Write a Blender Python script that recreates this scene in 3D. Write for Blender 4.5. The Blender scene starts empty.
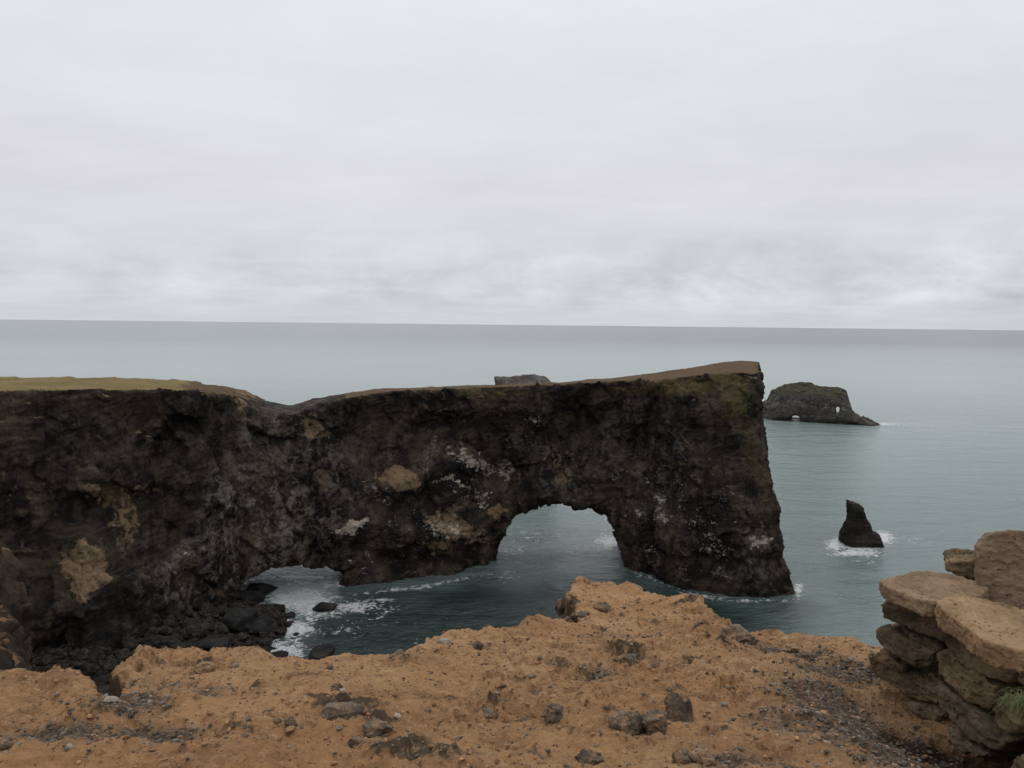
import bpy, math, time
import numpy as np
T0 = time.time()
R = math.radians
scene = bpy.context.scene
C = scene.collection

# ------------------------------------------------------------------ camera
W, H, FPX = 1024, 768, 770.0
CAMZ = 100.0
PITCH = math.atan((384 - 324) / FPX)
ROLL = 0.0107
fw = np.array([0, math.cos(PITCH), -math.sin(PITCH)])
up0 = np.array([0, math.sin(PITCH), math.cos(PITCH)])
rt0 = np.array([1.0, 0, 0])
cr = math.cos(ROLL) * rt0 + math.sin(ROLL) * up0
cu = -math.sin(ROLL) * rt0 + math.cos(ROLL) * up0
cam_d = bpy.data.cameras.new('camera')
cam = bpy.data.objects.new('camera', cam_d)
C.objects.link(cam)
from mathutils import Matrix
cam.matrix_world = Matrix(((cr[0], cu[0], -fw[0], 0), (cr[1], cu[1], -fw[1], 0), (cr[2], cu[2], -fw[2], CAMZ), (0, 0, 0, 1)))
cam_d.sensor_width = 36
cam_d.lens = 36 * FPX / W
cam_d.clip_start = 0.05
cam_d.clip_end = 200000
scene.camera = cam

# ------------------------------------------------------------------ world, sun, exposure
SUN_EL, SUN_AZ = 62, 15          # azimuth clockwise from +Y (ahead of the camera)
world = bpy.data.worlds.new('World')
scene.world = world
world.use_nodes = True
wn, wl = world.node_tree.nodes, world.node_tree.links
wn.clear()
def wnode(t, **k):
    n = wn.new(t)
    for a, b in k.items(): setattr(n, a, b)
    return n
def mth(nodes, links, op, a, b=None, c=None, clamp=False):
    n = nodes.new('ShaderNodeMath'); n.operation = op; n.use_clamp = clamp
    for i, v in enumerate((a, b, c)):
        if v is None: continue
        if isinstance(v, (int, float)): n.inputs[i].default_value = v
        else: links.new(v, n.inputs[i])
    return n.outputs[0]
wm = lambda *a, **k: mth(wn, wl, *a, **k)
wout = wnode('ShaderNodeOutputWorld')
bg = wnode('ShaderNodeBackground'); bg.inputs['Strength'].default_value = 0.1
sky = wnode('ShaderNodeTexSky', sky_type='NISHITA', sun_disc=False)
sky.sun_elevation = R(SUN_EL); sky.sun_rotation = R(SUN_AZ)
tc = wnode('ShaderNodeTexCoord')
sep = wnode('ShaderNodeSeparateXYZ'); wl.new(tc.outputs['Generated'], sep.inputs[0])
zz = wm('MAXIMUM', sep.outputs[2], 0.0)
den = wm('ADD', zz, 0.09)
cx = wm('DIVIDE', sep.outputs[0], den); cy = wm('DIVIDE', sep.outputs[1], den)
comb = wnode('ShaderNodeCombineXYZ'); wl.new(cx, comb.inputs[0]); wl.new(wm('MULTIPLY', cy, 1.25), comb.inputs[1])
def wnoise(scale, detail, rough, dist=0.0, off=0.0, lac=2.0):
    n = wnode('ShaderNodeTexNoise'); n.inputs['Scale'].default_value = scale; n.inputs['Detail'].default_value = detail
    n.inputs['Roughness'].default_value = rough; n.inputs['Distortion'].default_value = dist
    mp = wnode('ShaderNodeVectorMath', operation='ADD'); wl.new(comb.outputs[0], mp.inputs[0]); mp.inputs[1].default_value = (off, off * .7, off * 1.3)
    wl.new(mp.outputs[0], n.inputs['Vector']); return n.outputs['Fac']
n1 = wnoise(0.55, 7, 0.55, 0.35, 3.1)
n2 = wnoise(1.7, 8, 0.62, 0.25, 11.7)
# low cloud bank just above the sea
comb2 = wnode('ShaderNodeCombineXYZ')
wl.new(wm('MULTIPLY', sep.outputs[0], 1.0), comb2.inputs[0]); wl.new(wm('MULTIPLY', sep.outputs[2], 2.3), comb2.inputs[2])
nb = wnode('ShaderNodeTexNoise'); nb.inputs['Scale'].default_value = 7.0; nb.inputs['Detail'].default_value = 9; nb.inputs['Roughness'].default_value = 0.6; nb.inputs['Distortion'].default_value = 0.3
wl.new(comb2.outputs[0], nb.inputs['Vector'])
band = wnode('ShaderNodeMapRange'); wl.new(zz, band.inputs[0]); band.inputs[1].default_value = 0.0; band.inputs[2].default_value = 0.16; band.inputs[3].default_value = 1; band.inputs[4].default_value = 0; band.interpolation_type = 'SMOOTHSTEP'
rise = wnode('ShaderNodeMapRange'); wl.new(zz, rise.inputs[0]); rise.inputs[1].default_value = 0.0; rise.inputs[2].default_value = 0.05; rise.interpolation_type = 'SMOOTHSTEP'
lowc = wm('MULTIPLY', wm('MULTIPLY', band.outputs[0], rise.outputs[0]), wm('SUBTRACT', nb.outputs['Fac'], 0.52))
side = wm('MULTIPLY_ADD', sep.outputs[0], 0.55, 0.9)          # the bank is heavier to the right
lowc = wm('MULTIPLY', lowc, side)
val = wm('MULTIPLY_ADD', wm('SUBTRACT', n1, 0.5), 0.22, 0.0)
val = wm('MULTIPLY_ADD', wm('SUBTRACT', n2, 0.5), 0.15, val)
val = wm('MULTIPLY_ADD', lowc, 1.45, val)
val = wm('SUBTRACT', val, wm('MULTIPLY', wm('MULTIPLY', band.outputs[0], .07), wm('MAXIMUM', sep.outputs[0], 0.)))
grad = wnode('ShaderNodeValToRGB')
wl.new(zz, grad.inputs[0])
e = grad.color_ramp.elements
e[0].position = 0; e[0].color = (.575, .595, .645, 1)
e[1].position = 1; e[1].color = (1.0, 1.0, 1.02, 1)
for p, c in ((.05, (.615, .625, .665, 1)), (.16, (.665, .66, .69, 1)), (.32, (.72, .725, .75, 1)), (.5, (.78, .79, .815, 1))):
    q = e.new(p); q.color = c
mul = wnode('ShaderNodeVectorMath', operation='SCALE'); wl.new(grad.outputs[0], mul.inputs[0])
wl.new(wm('MULTIPLY', wm('ADD', val, 1.0), 10.9), mul.inputs['Scale'])
mx = wnode('ShaderNodeMix', data_type='RGBA'); mx.inputs[0].default_value = 0.96
wl.new(sky.outputs[0], mx.inputs[6]); wl.new(mul.outputs[0], mx.inputs[7])
wl.new(mx.outputs[2], bg.inputs[0]); wl.new(bg.outputs[0], wout.inputs[0])

sun_d = bpy.data.lights.new('sun', 'SUN'); sun_d.energy = 0.7; sun_d.angle = R(25); sun_d.color = (1, .97, .93)
sun = bpy.data.objects.new('sun', sun_d); C.objects.link(sun)
sun.rotation_euler = (R(-(90 - SUN_EL)), 0, R(-SUN_AZ)); sun.location = (0, 0, 200)

vs = scene.view_settings
vs.view_transform = 'Standard'; vs.look = 'None'; vs.gamma = 1; vs.use_curve_mapping = False
vs.exposure = 0.0

# ------------------------------------------------------------------ helpers
def ray(px, py):
    """direction through a pixel, scaled so that y = 1"""
    px = np.asarray(px, float); py = np.asarray(py, float)
    a = (px - W / 2) / FPX; b = (H / 2 - py) / FPX
    d = fw + a[..., None] * cr + b[..., None] * cu
    return d / d[..., 1:2]
def at(px, py, D):
    return np.array([0, 0, CAMZ]) + ray(px, py) * np.asarray(D)[..., None]
def at_z(px, py, z):
    d = ray(px, py)
    return np.array([0, 0, CAMZ]) + d * ((z - CAMZ) / d[..., 2])[..., None]
def project(P):
    Q = P - np.array([0, 0, CAMZ])
    f = Q @ fw
    return W / 2 + FPX * (Q @ cr) / f, H / 2 - FPX * (Q @ cu) / f
rngG = np.random.default_rng(7)
TAB = np.random.default_rng(99).random(65536).astype(np.float32)
def _h(i, j, k, s):
    return TAB[((i * 73856093) ^ (j * 19349663) ^ (k * 83492791) ^ (s * 2654435)) & 65535]
def noise3(P, s=0):
    """value noise, about -1..1"""
    P = np.asarray(P); f = np.floor(P).astype(np.int64); t = (P - f).astype(np.float32); t = t * t * t * (t * (t * 6 - 15) + 10)
    i, j, k = f[..., 0], f[..., 1], f[..., 2]; x, y, z = t[..., 0], t[..., 1], t[..., 2]
    r = 0
    for a in (0, 1):
        wa = x if a else 1 - x
        for b in (0, 1):
            wb = wa * (y if b else 1 - y)
            for c in (0, 1):
                r = r + wb * (z if c else 1 - z) * _h(i + a, j + b, k + c, s)
    return r * 2 - 1
def fbm(P, octv=4, s=0, gain=.5, ridged=False):
    P = np.asarray(P, float); a = 1; r = 0; tot = 0
    for o in range(octv):
        n = noise3(P, s + o * 17)
        if ridged: n = 1 - 2 * np.abs(n)
        r = r + a * n; tot += a; a *= gain; P = P * 2.03 + 13.7
    return r / tot
def facet(P, scale, s=0):
    """broken-rock relief: each random cell is a tilted plane"""
    P = np.asarray(P, float) / scale; P = P + .25 * np.stack([noise3(P * 1.7 + 9, s), noise3(P * 1.7 + 31, s + 1), noise3(P * 1.7 + 57, s + 2)], -1)
    f = np.floor(P).astype(np.int64); best = np.full(P.shape[:-1], 9e9); out = np.zeros(P.shape[:-1])
    for a in (-1, 0, 1):
        for b in (-1, 0, 1):
            for c in (-1, 0, 1):
                i, j, k = f[..., 0] + a, f[..., 1] + b, f[..., 2] + c
                d = P - np.stack([i + _h(i, j, k, s + 3), j + _h(i, j, k, s + 4), k + _h(i, j, k, s + 5)], -1); r = (d ** 2).sum(-1); m = r < best
                v = (_h(i, j, k, s + 6) - .5) * .9 + sum((_h(i, j, k, s + 7 + q) - .5) * 1.5 * d[..., q] for q in range(3))
                best = np.where(m, r, best); out = np.where(m, v, out)
    return out
def gridnoise(shape, cells, seed):
    """smooth random field on a regular grid by separable interpolation"""
    g = np.random.default_rng(seed); n = [max(2, int(c)) + 3 for c in cells]
    r = (g.random(n) * 2 - 1).astype(np.float32)
    for ax, (m, c) in enumerate(zip(shape, cells)):
        t = np.linspace(0, max(2, int(c)), m) ; i = np.floor(t).astype(int); f = t - i
        wts = [(1 - f) ** 3 / 6, (3 * f ** 3 - 6 * f ** 2 + 4) / 6, (-3 * f ** 3 + 3 * f ** 2 + 3 * f + 1) / 6, f ** 3 / 6]
        M = np.zeros((m, n[ax]), np.float32)
        for q in range(4): M[np.arange(m), np.minimum(i + q, n[ax] - 1)] += wts[q]
        r = np.moveaxis(np.tensordot(M, r, axes=(1, ax)), 0, ax)
    return r * 1.7
def smax(a, b, k):
    h = np.clip(.5 + .5 * (a - b) / k, 0, 1); return b + (a - b) * h + k * h * (1 - h)
def smin(a, b, k): return -smax(-a, -b, k)
def surface_nets(vol, org, h):
    """mesh of the zero level of a sampled field (negative = inside)"""
    org = np.asarray(org, float); h = np.broadcast_to(np.asarray(h, float), 3)
    ins = vol < 0; nx, ny, nz = vol.shape
    cnt = np.zeros((nx - 1, ny - 1, nz - 1), np.uint8)
    for a in (0, 1):
        for b in (0, 1):
            for c in (0, 1):
                cnt += ins[a:nx - 1 + a, b:ny - 1 + b, c:nz - 1 + c]
    act = np.argwhere((cnt > 0) & (cnt < 8))
    idx = -np.ones((nx - 1, ny - 1, nz - 1), np.int32); idx[act[:, 0], act[:, 1], act[:, 2]] = np.arange(len(act))
    pos = np.zeros((len(act), 3)); n = np.zeros(len(act))
    I, J, K = act.T
    corner = {(a, b, c): vol[I + a, J + b, K + c] for a in (0, 1) for b in (0, 1) for c in (0, 1)}
    for p in corner:
        for ax in range(3):
            if p[ax]: continue
            q = list(p); q[ax] = 1; q = tuple(q); v0, v1 = corner[p], corner[q]
            m = (v0 < 0) != (v1 < 0); t = v0[m] / (v0[m] - v1[m])
            pt = np.tile(np.array(p, float), (m.sum(), 1)); pt[:, ax] = t
            pos[m] += pt; n[m] += 1
    V = org + (act + pos / n[:, None]) * h
    F = []
    for ax in range(3):
        s0 = [slice(None)] * 3; s1 = [slice(None)] * 3; s0[ax] = slice(0, -1); s1[ax] = slice(1, None)
        A = ins[tuple(s0)]; B = ins[tuple(s1)]
        e_ = np.argwhere(A != B); b_, c_ = [q for q in range(3) if q != ax]
        ok = (e_[:, b_] > 0) & (e_[:, c_] > 0) & (e_[:, b_] < idx.shape[b_]) & (e_[:, c_] < idx.shape[c_]); e_ = e_[ok]
        if not len(e_): continue
        fl = A[tuple(e_.T)]
        def g(db, dc):
            w = e_.copy(); w[:, b_] += db; w[:, c_] += dc; return idx[tuple(w.T)]
        q = np.stack([g(-1, -1), g(0, -1), g(0, 0), g(-1, 0)], 1)
        if ax == 1: fl = ~fl
        q[~fl] = q[~fl][:, ::-1]
        F.append(q)
    return V, np.concatenate(F)
def subdivide(V, F):
    """split each quad in four"""
    E = np.concatenate([F[:, [0, 1]], F[:, [1, 2]], F[:, [2, 3]], F[:, [3, 0]]]); E = np.sort(E, 1)
    U, inv = np.unique(E, axis=0, return_inverse=True); inv = inv.reshape(-1); n = len(V); m = len(F)
    em = V[U].mean(1); fc = V[F].mean(1)
    e0, e1, e2, e3 = (n + inv[i * m:(i + 1) * m] for i in range(4)); c = n + len(U) + np.arange(m)
    return np.concatenate([V, em, fc]), np.concatenate([np.stack([F[:, 0], e0, c, e3], 1), np.stack([F[:, 1], e1, c, e0], 1), np.stack([F[:, 2], e2, c, e1], 1), np.stack([F[:, 3], e3, c, e2], 1)])
def vnormals(V, F):
    n = np.cross(V[F[:, 2]] - V[F[:, 0]], V[F[:, 3 if F.shape[1] == 4 else 2]] - V[F[:, 1]]) if F.shape[1] == 4 else np.cross(V[F[:, 1]] - V[F[:, 0]], V[F[:, 2]] - V[F[:, 0]])
    N = np.zeros_like(V)
    for k in range(F.shape[1]):
        for a in range(3): N[:, a] += np.bincount(F[:, k], n[:, a], len(V))
    return N / np.maximum(np.linalg.norm(N, axis=1, keepdims=True), 1e-12)
def make(name, V, F, mat, parent=None, smooth=True, attrs=None, origin=None, label=None, cat=None, group=None, kind=None):
    V = np.asarray(V, float); F = np.asarray(F)
    if origin is None: origin = np.zeros(3)
    me = bpy.data.meshes.new(name); k = F.shape[1]
    me.vertices.add(len(V)); me.vertices.foreach_set('co', (V - origin).astype(np.float32).ravel())
    me.loops.add(F.size); me.loops.foreach_set('vertex_index', F.astype(np.int32).ravel())
    me.polygons.add(len(F)); me.polygons.foreach_set('loop_start', (np.arange(len(F)) * k).astype(np.int32))
    me.polygons.foreach_set('loop_total', np.full(len(F), k, np.int32))
    me.polygons.foreach_set('use_smooth', np.full(len(F), smooth))
    for a, v in (attrs or {}).items():
        at_ = me.attributes.new(a, 'FLOAT', 'POINT'); at_.data.foreach_set('value', np.asarray(v, np.float32).ravel())
    me.update(calc_edges=True)
    me.materials.append(mat)
    o = bpy.data.objects.new(name, me); C.objects.link(o)
    if parent: o.parent = parent
    else: o.location = origin
    tag(o, label, cat, group, kind)
    return o
def tag(o, label=None, cat=None, group=None, kind=None):
    for k, v in (('label', label), ('category', cat), ('group', group), ('kind', kind)):
        if v: o[k] = v
def sub_mesh(V, F, sel, attrs):
    """the faces picked by sel with their own vertices"""
    G = F[sel]; u, inv = np.unique(G, return_inverse=True)
    return V[u], inv.reshape(G.shape), {k: v[u] for k, v in attrs.items()}
def poly_sdf(PX, PY, poly):
    poly = np.asarray(poly, float); d = np.full(PX.shape, 1e18); ins = np.zeros(PX.shape, bool); n = len(poly)
    for i in range(n):
        ax, ay = poly[i]; bx, by = poly[(i + 1) % n]; ex, ey = bx - ax, by - ay
        wx, wy = PX - ax, PY - ay; t = np.clip((wx * ex + wy * ey) / (ex * ex + ey * ey + 1e-12), 0, 1)
        d = np.minimum(d, (wx - ex * t) ** 2 + (wy - ey * t) ** 2)
        c = ((ay > PY) != (by > PY)); 
        if ey != 0: ins ^= c & (PX < ex * (PY - ay) / ey + ax)
    d = np.sqrt(d); return np.where(ins, -d, d)
def lut(tab, x, y, x0, dx, y0, dy):
    fx = np.clip((x - x0) / dx, 0, tab.shape[0] - 1.001); fy = np.clip((y - y0) / dy, 0, tab.shape[1] - 1.001)
    i = fx.astype(np.int32); j = fy.astype(np.int32); a = fx - i; b = fy - j
    return (tab[i, j] * (1 - a) * (1 - b) + tab[i + 1, j] * a * (1 - b) + tab[i, j + 1] * (1 - a) * b + tab[i + 1, j + 1] * a * b)
def sstep(a, b, x):
    t = np.clip((x - a) / (b - a), 0, 1); return t * t * (3 - 2 * t)

# ------------------------------------------------------------------ materials
class Mat:
    def __init__(s, name, rough=.9, spec=.25):
        s.m = bpy.data.materials.new(name); s.m.use_nodes = True; s.n = s.m.node_tree.nodes; s.l = s.m.node_tree.links
        s.n.clear(); s.out = s.n.new('ShaderNodeOutputMaterial'); s.b = s.n.new('ShaderNodeBsdfPrincipled'); s.l.new(s.b.outputs[0], s.out.inputs[0])
        s.b.inputs['Roughness'].default_value = rough; s.b.inputs['Specular IOR Level'].default_value = spec
        s.tc = s.n.new('ShaderNodeTexCoord'); s.geo = s.n.new('ShaderNodeNewGeometry'); s.pos = s.geo.outputs['Position']
    def math(s, *a, **k): return mth(s.n, s.l, *a, **k)
    def scaled(s, v, off=(0, 0, 0)):
        n = s.n.new('ShaderNodeMapping'); s.l.new(s.pos, n.inputs[0]); n.inputs['Scale'].default_value = v; n.inputs['Location'].default_value = off; return n.outputs[0]
    def noise(s, scale, detail=5, rough=.55, dist=0, vec=None):
        n = s.n.new('ShaderNodeTexNoise'); s.l.new(vec or s.pos, n.inputs['Vector'])
        for k, v in (('Scale', scale), ('Detail', detail), ('Roughness', rough), ('Distortion', dist)): n.inputs[k].default_value = v
        return n.outputs['Fac']
    def voro(s, scale, feature='F1', vec=None, out='Distance', rand=1.0):
        n = s.n.new('ShaderNodeTexVoronoi'); n.feature = feature; s.l.new(vec or s.pos, n.inputs['Vector']); n.inputs['Scale'].default_value = scale; n.inputs['Randomness'].default_value = rand
        return n.outputs[out]
    def ramp(s, v, stops):
        n = s.n.new('ShaderNodeValToRGB'); s.l.new(v, n.inputs[0]); e = n.color_ramp.elements
        for i, (p, c) in enumerate(stops):
            q = e[i] if i < 2 else e.new(p)
            q.position = p; q.color = (c, c, c, 1) if isinstance(c, (int, float)) else (*c, 1)
        return n.outputs[0]
    def rng(s, v, a, b, c=0., d=1.):
        n = s.n.new('ShaderNodeMapRange'); s.l.new(v, n.inputs[0]); n.interpolation_type = 'SMOOTHSTEP'
        for i, x in enumerate((a, b, c, d)): n.inputs[i + 1].default_value = x
        return n.outputs[0]
    def mix(s, f, a, b):
        n = s.n.new('ShaderNodeMix'); n.data_type = 'RGBA'
        if isinstance(f, (int, float)): n.inputs[0].default_value = f
        else: s.l.new(f, n.inputs[0])
        for i, v in ((6, a), (7, b)):
            if isinstance(v, tuple): n.inputs[i].default_value = (*v, 1)
            else: s.l.new(v, n.inputs[i])
        return n.outputs[2]
    def attr(s, name):
        n = s.n.new('ShaderNodeAttribute'); n.attribute_name = name; return n.outputs['Fac']
    def bump(s, h, dist, strength=1.0, prev=None):
        n = s.n.new('ShaderNodeBump'); s.l.new(h, n.inputs['Height']); n.inputs['Distance'].default_value = dist; n.inputs['Strength'].default_value = strength
        if prev: s.l.new(prev, n.inputs['Normal'])
        return n.outputs[0]
    def end(s, col, nrm=None):
        s.l.new(col, s.b.inputs['Base Color'])
        if nrm: s.l.new(nrm, s.b.inputs['Normal'])
        return s.m

def cliff_mat():
    s = Mat('dark_cliff_rock', .95, .12)
    big = s.noise(.035, 6, .6, .6); med = s.noise(.14, 7, .65, .4); fine = s.noise(.9, 6, .7)
    c = s.ramp(big, [(.40, (.0075, .0070, .0066)), (.62, (.120, .084, .057)), (.5, (.022, .0185, .0155))])
    c2 = s.ramp(med, [(.40, (.0075, .0072, .007)), (.63, (.125, .096, .072)), (.51, (.026, .0222, .019))])
    c = s.mix(.5, c, c2)
    # thin strata, gently warped
    mp_ = s.n.new('ShaderNodeMapping'); mp_.vector_type = 'TEXTURE'; s.l.new(s.pos, mp_.inputs[0]); mp_.inputs['Rotation'].default_value = (0, R(-24), 0); mp_.inputs['Scale'].default_value = (7, 7, .8)
    strat = s.noise(.5, 6, .62, .5, vec=mp_.outputs[0])
    c = s.mix(s.rng(strat, .55, .68, 0, .6), c, (.075, .060, .048))
    # vertical water streaks
    strk = s.noise(.45, 5, .6, .5, vec=s.scaled((1, 1, .09)))
    c = s.mix(s.math('MULTIPLY', s.rng(strk, .5, .68, 0, .75), s.rng(med, .35, .6)), c, (.007, .0067, .0064))
    g = s.attr('grey')
    gn = s.noise(.22, 8, .74, .5, vec=s.scaled((1, 1, .9)))
    c = s.mix(s.math('MULTIPLY', g, s.rng(gn, .47, .59)), c, (.20, .172, .145))
    pn = s.noise(.085, 6, .7, .8, vec=s.scaled((1, 1, .8), (40, 0, 0))); c = s.mix(s.rng(pn, .57, .68, 0, .8), c, (.125, .088, .060)); c = s.mix(s.rng(pn, .30, .43, .8, 0), c, (.009, .0085, .008))
    t = s.attr('tan'); tn = s.noise(.45, 7, .7, .8)
    tm = s.rng(s.math('MULTIPLY_ADD', s.math('SUBTRACT', tn, .5), 1.3, t), .38, .62)
    tc_ = s.mix(fine, (.15, .100, .058), (.30, .215, .13))
    tm = s.math('MULTIPLY', tm, s.rng(s.noise(.8, 7, .75, .5, vec=s.scaled((1, 1, .6))), .34, .52, .25, 1))
    c = s.mix(tm, c, tc_)
    gu = s.attr('guano')
    sp = s.math('MULTIPLY_ADD', s.noise(.22, 5, .7, 1.0, vec=s.scaled((1, 1, 1.6))), .5, s.math('MULTIPLY', s.noise(.8, 7, .78, .8, vec=s.scaled((1, 1, 1.8))), .5))
    c = s.mix(s.rng(s.math('MULTIPLY_ADD', gu, .34, sp), .76, .83, 0, .9), c, s.mix(fine, (.36, .28, .21), (.62, .56, .49)))
    sp2 = s.math('ADD', s.noise(.55, 6, .8, .6, vec=s.scaled((1, 1, 1.5))), s.math('MULTIPLY', s.math('SUBTRACT', s.noise(.11, 3, .5), .5), .55))
    c = s.mix(s.math('MULTIPLY', s.rng(sp2, .63, .68, 0, .95), s.attr('speck')), c, (.62, .60, .56))
    mo = s.attr('moss')
    c = s.mix(s.rng(s.math('MULTIPLY_ADD', s.math('SUBTRACT', tn, .5), 1.5, mo), .35, .75, 0, .85), c, s.mix(fine, (.055, .055, .022), (.135, .095, .045)))
    rm = s.rng(s.noise(.06, 4, .6, .5), .40, .60, .25, 1)
    h = s.math('ADD', s.math('MULTIPLY', s.noise(.5, 9, .72, .4), rm), s.math('MULTIPLY', s.noise(2.2, 6, .7), .25)); h = s.math('ADD', h, s.math('MULTIPLY', strat, .8))
    n = s.bump(h, 1.7, .9)
    return s.end(c, n)
def turf_mat():
    s = Mat('dry_turf', .95, .1)
    a = s.noise(.05, 5, .6); b = s.noise(.6, 6, .7)
    c = s.ramp(a, [(.35, (.25, .195, .085)), (.65, (.34, .25, .13)), (.5, (.30, .235, .105))])
    c = s.mix(s.rng(b, .4, .7, 0, .5), c, (.16, .135, .05))
    c = s.mix(s.rng(s.attr('bare'), .3, .7), c, s.mix(b, (.11, .074, .045), (.20, .145, .092)))
    c = s.mix(s.rng(s.noise(1.6, 6, .75, .5), .52, .66, 0, .7), c, (.065, .055, .030)); return s.end(c, s.bump(s.math('ADD', b, s.noise(3, 5, .7)), 1.1, .9))
def islet_mat(name, tint=1.0):
    s = Mat(name, .95, .12)
    med = s.noise(.12, 7, .65, .5)
    c = s.ramp(med, [(.33, (.020 * tint, .0185 * tint, .0165 * tint)), (.7, (.082 * tint, .074 * tint, .064 * tint)), (.5, (.042 * tint, .038 * tint, .034 * tint))])
    st = s.noise(.5, 5, .6, .4, vec=s.scaled((.12, .12, 1.2)))
    c = s.mix(s.rng(st, .52, .66, 0, .5), c, (.12, .105, .09))
    c = s.mix(s.math('MULTIPLY', s.attr('guano'), s.rng(s.noise(.5, 5, .7), .55, .7)), c, (.42, .40, .37))
    n = s.bump(s.noise(.35, 9, .7, .3), 2.0, .9)
    return s.end(c, n)
def islet_turf():
    s = Mat('islet_turf', .95, .1)
    return s.end(s.ramp(s.noise(.3, 6, .65), [(.35, (.036, .038, .024)), (.7, (.088, .080, .052))]), s.bump(s.noise(.8, 5), .6))
def dirt_mat():
    s = Mat('orange_tuff_earth', .95, .15)
    a = s.noise(1.1, 6, .6, .4); b = s.noise(5.5, 7, .65, .3); f = s.noise(38, 6, .7); g = s.noise(140, 4, .7)
    c = s.ramp(a, [(.3, (.36, .195, .096)), (.72, (.60, .39, .22)), (.5, (.50, .295, .148))])
    c = s.mix(s.rng(b, .50, .70, 0, .6), c, (.26, .14, .075))
    c = s.mix(s.rng(b, .28, .44, .4, 0), c, (.44, .27, .145))
    c = s.mix(s.rng(f, .54, .74, 0, .45), c, (.18, .11, .066))
    c = s.mix(s.rng(f, .25, .42, .35, 0), c, (.46, .28, .15))
    c = s.mix(s.rng(s.noise(.55, 4, .6, .5), .42, .66, 0, .55), c, (.50, .265, .125)); c = s.mix(s.rng(s.noise(1.9, 6, .7, .8), .55, .68, 0, .5), c, (.20, .135, .085))
    # dark grey-brown lumps of harder tuff
    lum = s.attr('lump'); ln = s.noise(14, 7, .7, .5)
    c = s.mix(s.rng(s.math('MULTIPLY_ADD', s.math('SUBTRACT', ln, .5), 2.0, s.math('MULTIPLY', lum, 1.15)), .40, .75, 0, .92), c, s.mix(f, (.040, .034, .028), (.145, .112, .078)))
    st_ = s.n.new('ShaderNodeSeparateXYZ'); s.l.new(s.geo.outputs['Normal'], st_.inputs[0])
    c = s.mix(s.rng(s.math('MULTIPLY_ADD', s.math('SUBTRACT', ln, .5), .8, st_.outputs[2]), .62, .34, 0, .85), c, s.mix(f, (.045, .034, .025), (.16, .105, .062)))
    k2 = s.noise(22, 7, .75, .6); c = s.mix(s.rng(k2, .545, .64, 0, .7), c, (.14, .088, .054)); c = s.mix(s.rng(k2, .44, .36, 0, .5), c, (.60, .42, .25))
    # gravelly ground
    gr = s.attr('gravel'); v = s.voro(75, out='Color'); vs_ = s.n.new('ShaderNodeSeparateColor'); s.l.new(v, vs_.inputs[0])
    vd = s.voro(75)
    gc = s.ramp(vs_.outputs[0], [(0, (.055, .050, .046)), (1, (.26, .225, .19)), (.55, (.125, .098, .072)), (.8, (.20, .13, .08))])
    gm = s.rng(s.math('MULTIPLY_ADD', s.math('SUBTRACT', s.noise(9, 6, .7), .5), 1.5, gr), .4, .62, 0, .85)
    c = s.mix(s.rng(gr, .05, .5, 0, .55), c, (.25, .17, .11)); c = s.mix(gm, c, gc)
    # damp soil at the wall's foot
    c = s.mix(s.rng(s.math('MULTIPLY_ADD', s.math('SUBTRACT', b, .5), .9, s.attr('damp')), .18, .5, 0, .88), c, (.034, .021, .014))
    h = s.math('ADD', s.math('MULTIPLY', b, 1.2), s.math('MULTIPLY', f, .6))
    h = s.math('ADD', h, s.math('MULTIPLY', k2, .8))
    h = s.math('ADD', h, s.math('MULTIPLY', g, .15))
    n = s.bump(h, .045, 1.0)
    n = s.bump(s.math('MULTIPLY', gm, s.math('SUBTRACT', 1., vd)), .006, .8, prev=n)
    return s.end(c, n)
def stone_mat(name, dark, mid, light, sc=1.0, moss=0.0, dust=0.0):
    s = Mat(name, .92, .2)
    a = s.noise(5 * sc, 6, .6, .5); f = s.noise(45 * sc, 6, .7); pit = s.voro(48 * sc)
    oi = s.n.new('ShaderNodeObjectInfo')
    c = s.ramp(a, [(.3, dark), (.7, light), (.5, mid)])
    c = s.mix(s.rng(f, .48, .7, 0, .6), c, dark)
    hs = s.n.new('ShaderNodeHueSaturation'); s.l.new(c, hs.inputs['Color'])
    s.l.new(s.math('MULTIPLY_ADD', oi.outputs['Random'], .35, .82), hs.inputs['Value'])
    s.l.new(s.math('MULTIPLY_ADD', oi.outputs['Random'], .25, .88), hs.inputs['Saturation'])
    c = hs.outputs[0]
    pm = s.math('MULTIPLY', s.rng(pit, .16, .28, 1, 0), s.rng(s.noise(11 * sc, 3), .5, .62))
    c = s.mix(s.math('MULTIPLY', pm, .8), c, tuple(x * .45 for x in dark))
    if dust: c = s.mix(s.rng(s.math('MULTIPLY_ADD', s.noise(16, 6, .7, .4), .75, s.math('MULTIPLY', s.noise(60, 3, .6), .25)), .465, .62, 0, dust), c, (.34, .205, .108))
    if moss: c = s.mix(s.rng(s.noise(8, 5, .6, .6), .56, .7, 0, moss), c, (.30, .27, .22))
    h = s.math('ADD', s.math('MULTIPLY', s.noise(20 * sc, 8, .72), 1.1), s.math('MULTIPLY', pm, -.7)); h = s.math('ADD', h, s.math('MULTIPLY', s.noise(9 * sc, 6, .6, .5, vec=s.scaled((.6, .6, 6))), .9))
    return s.end(c, s.bump(h, .016 / sc, .9))
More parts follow.
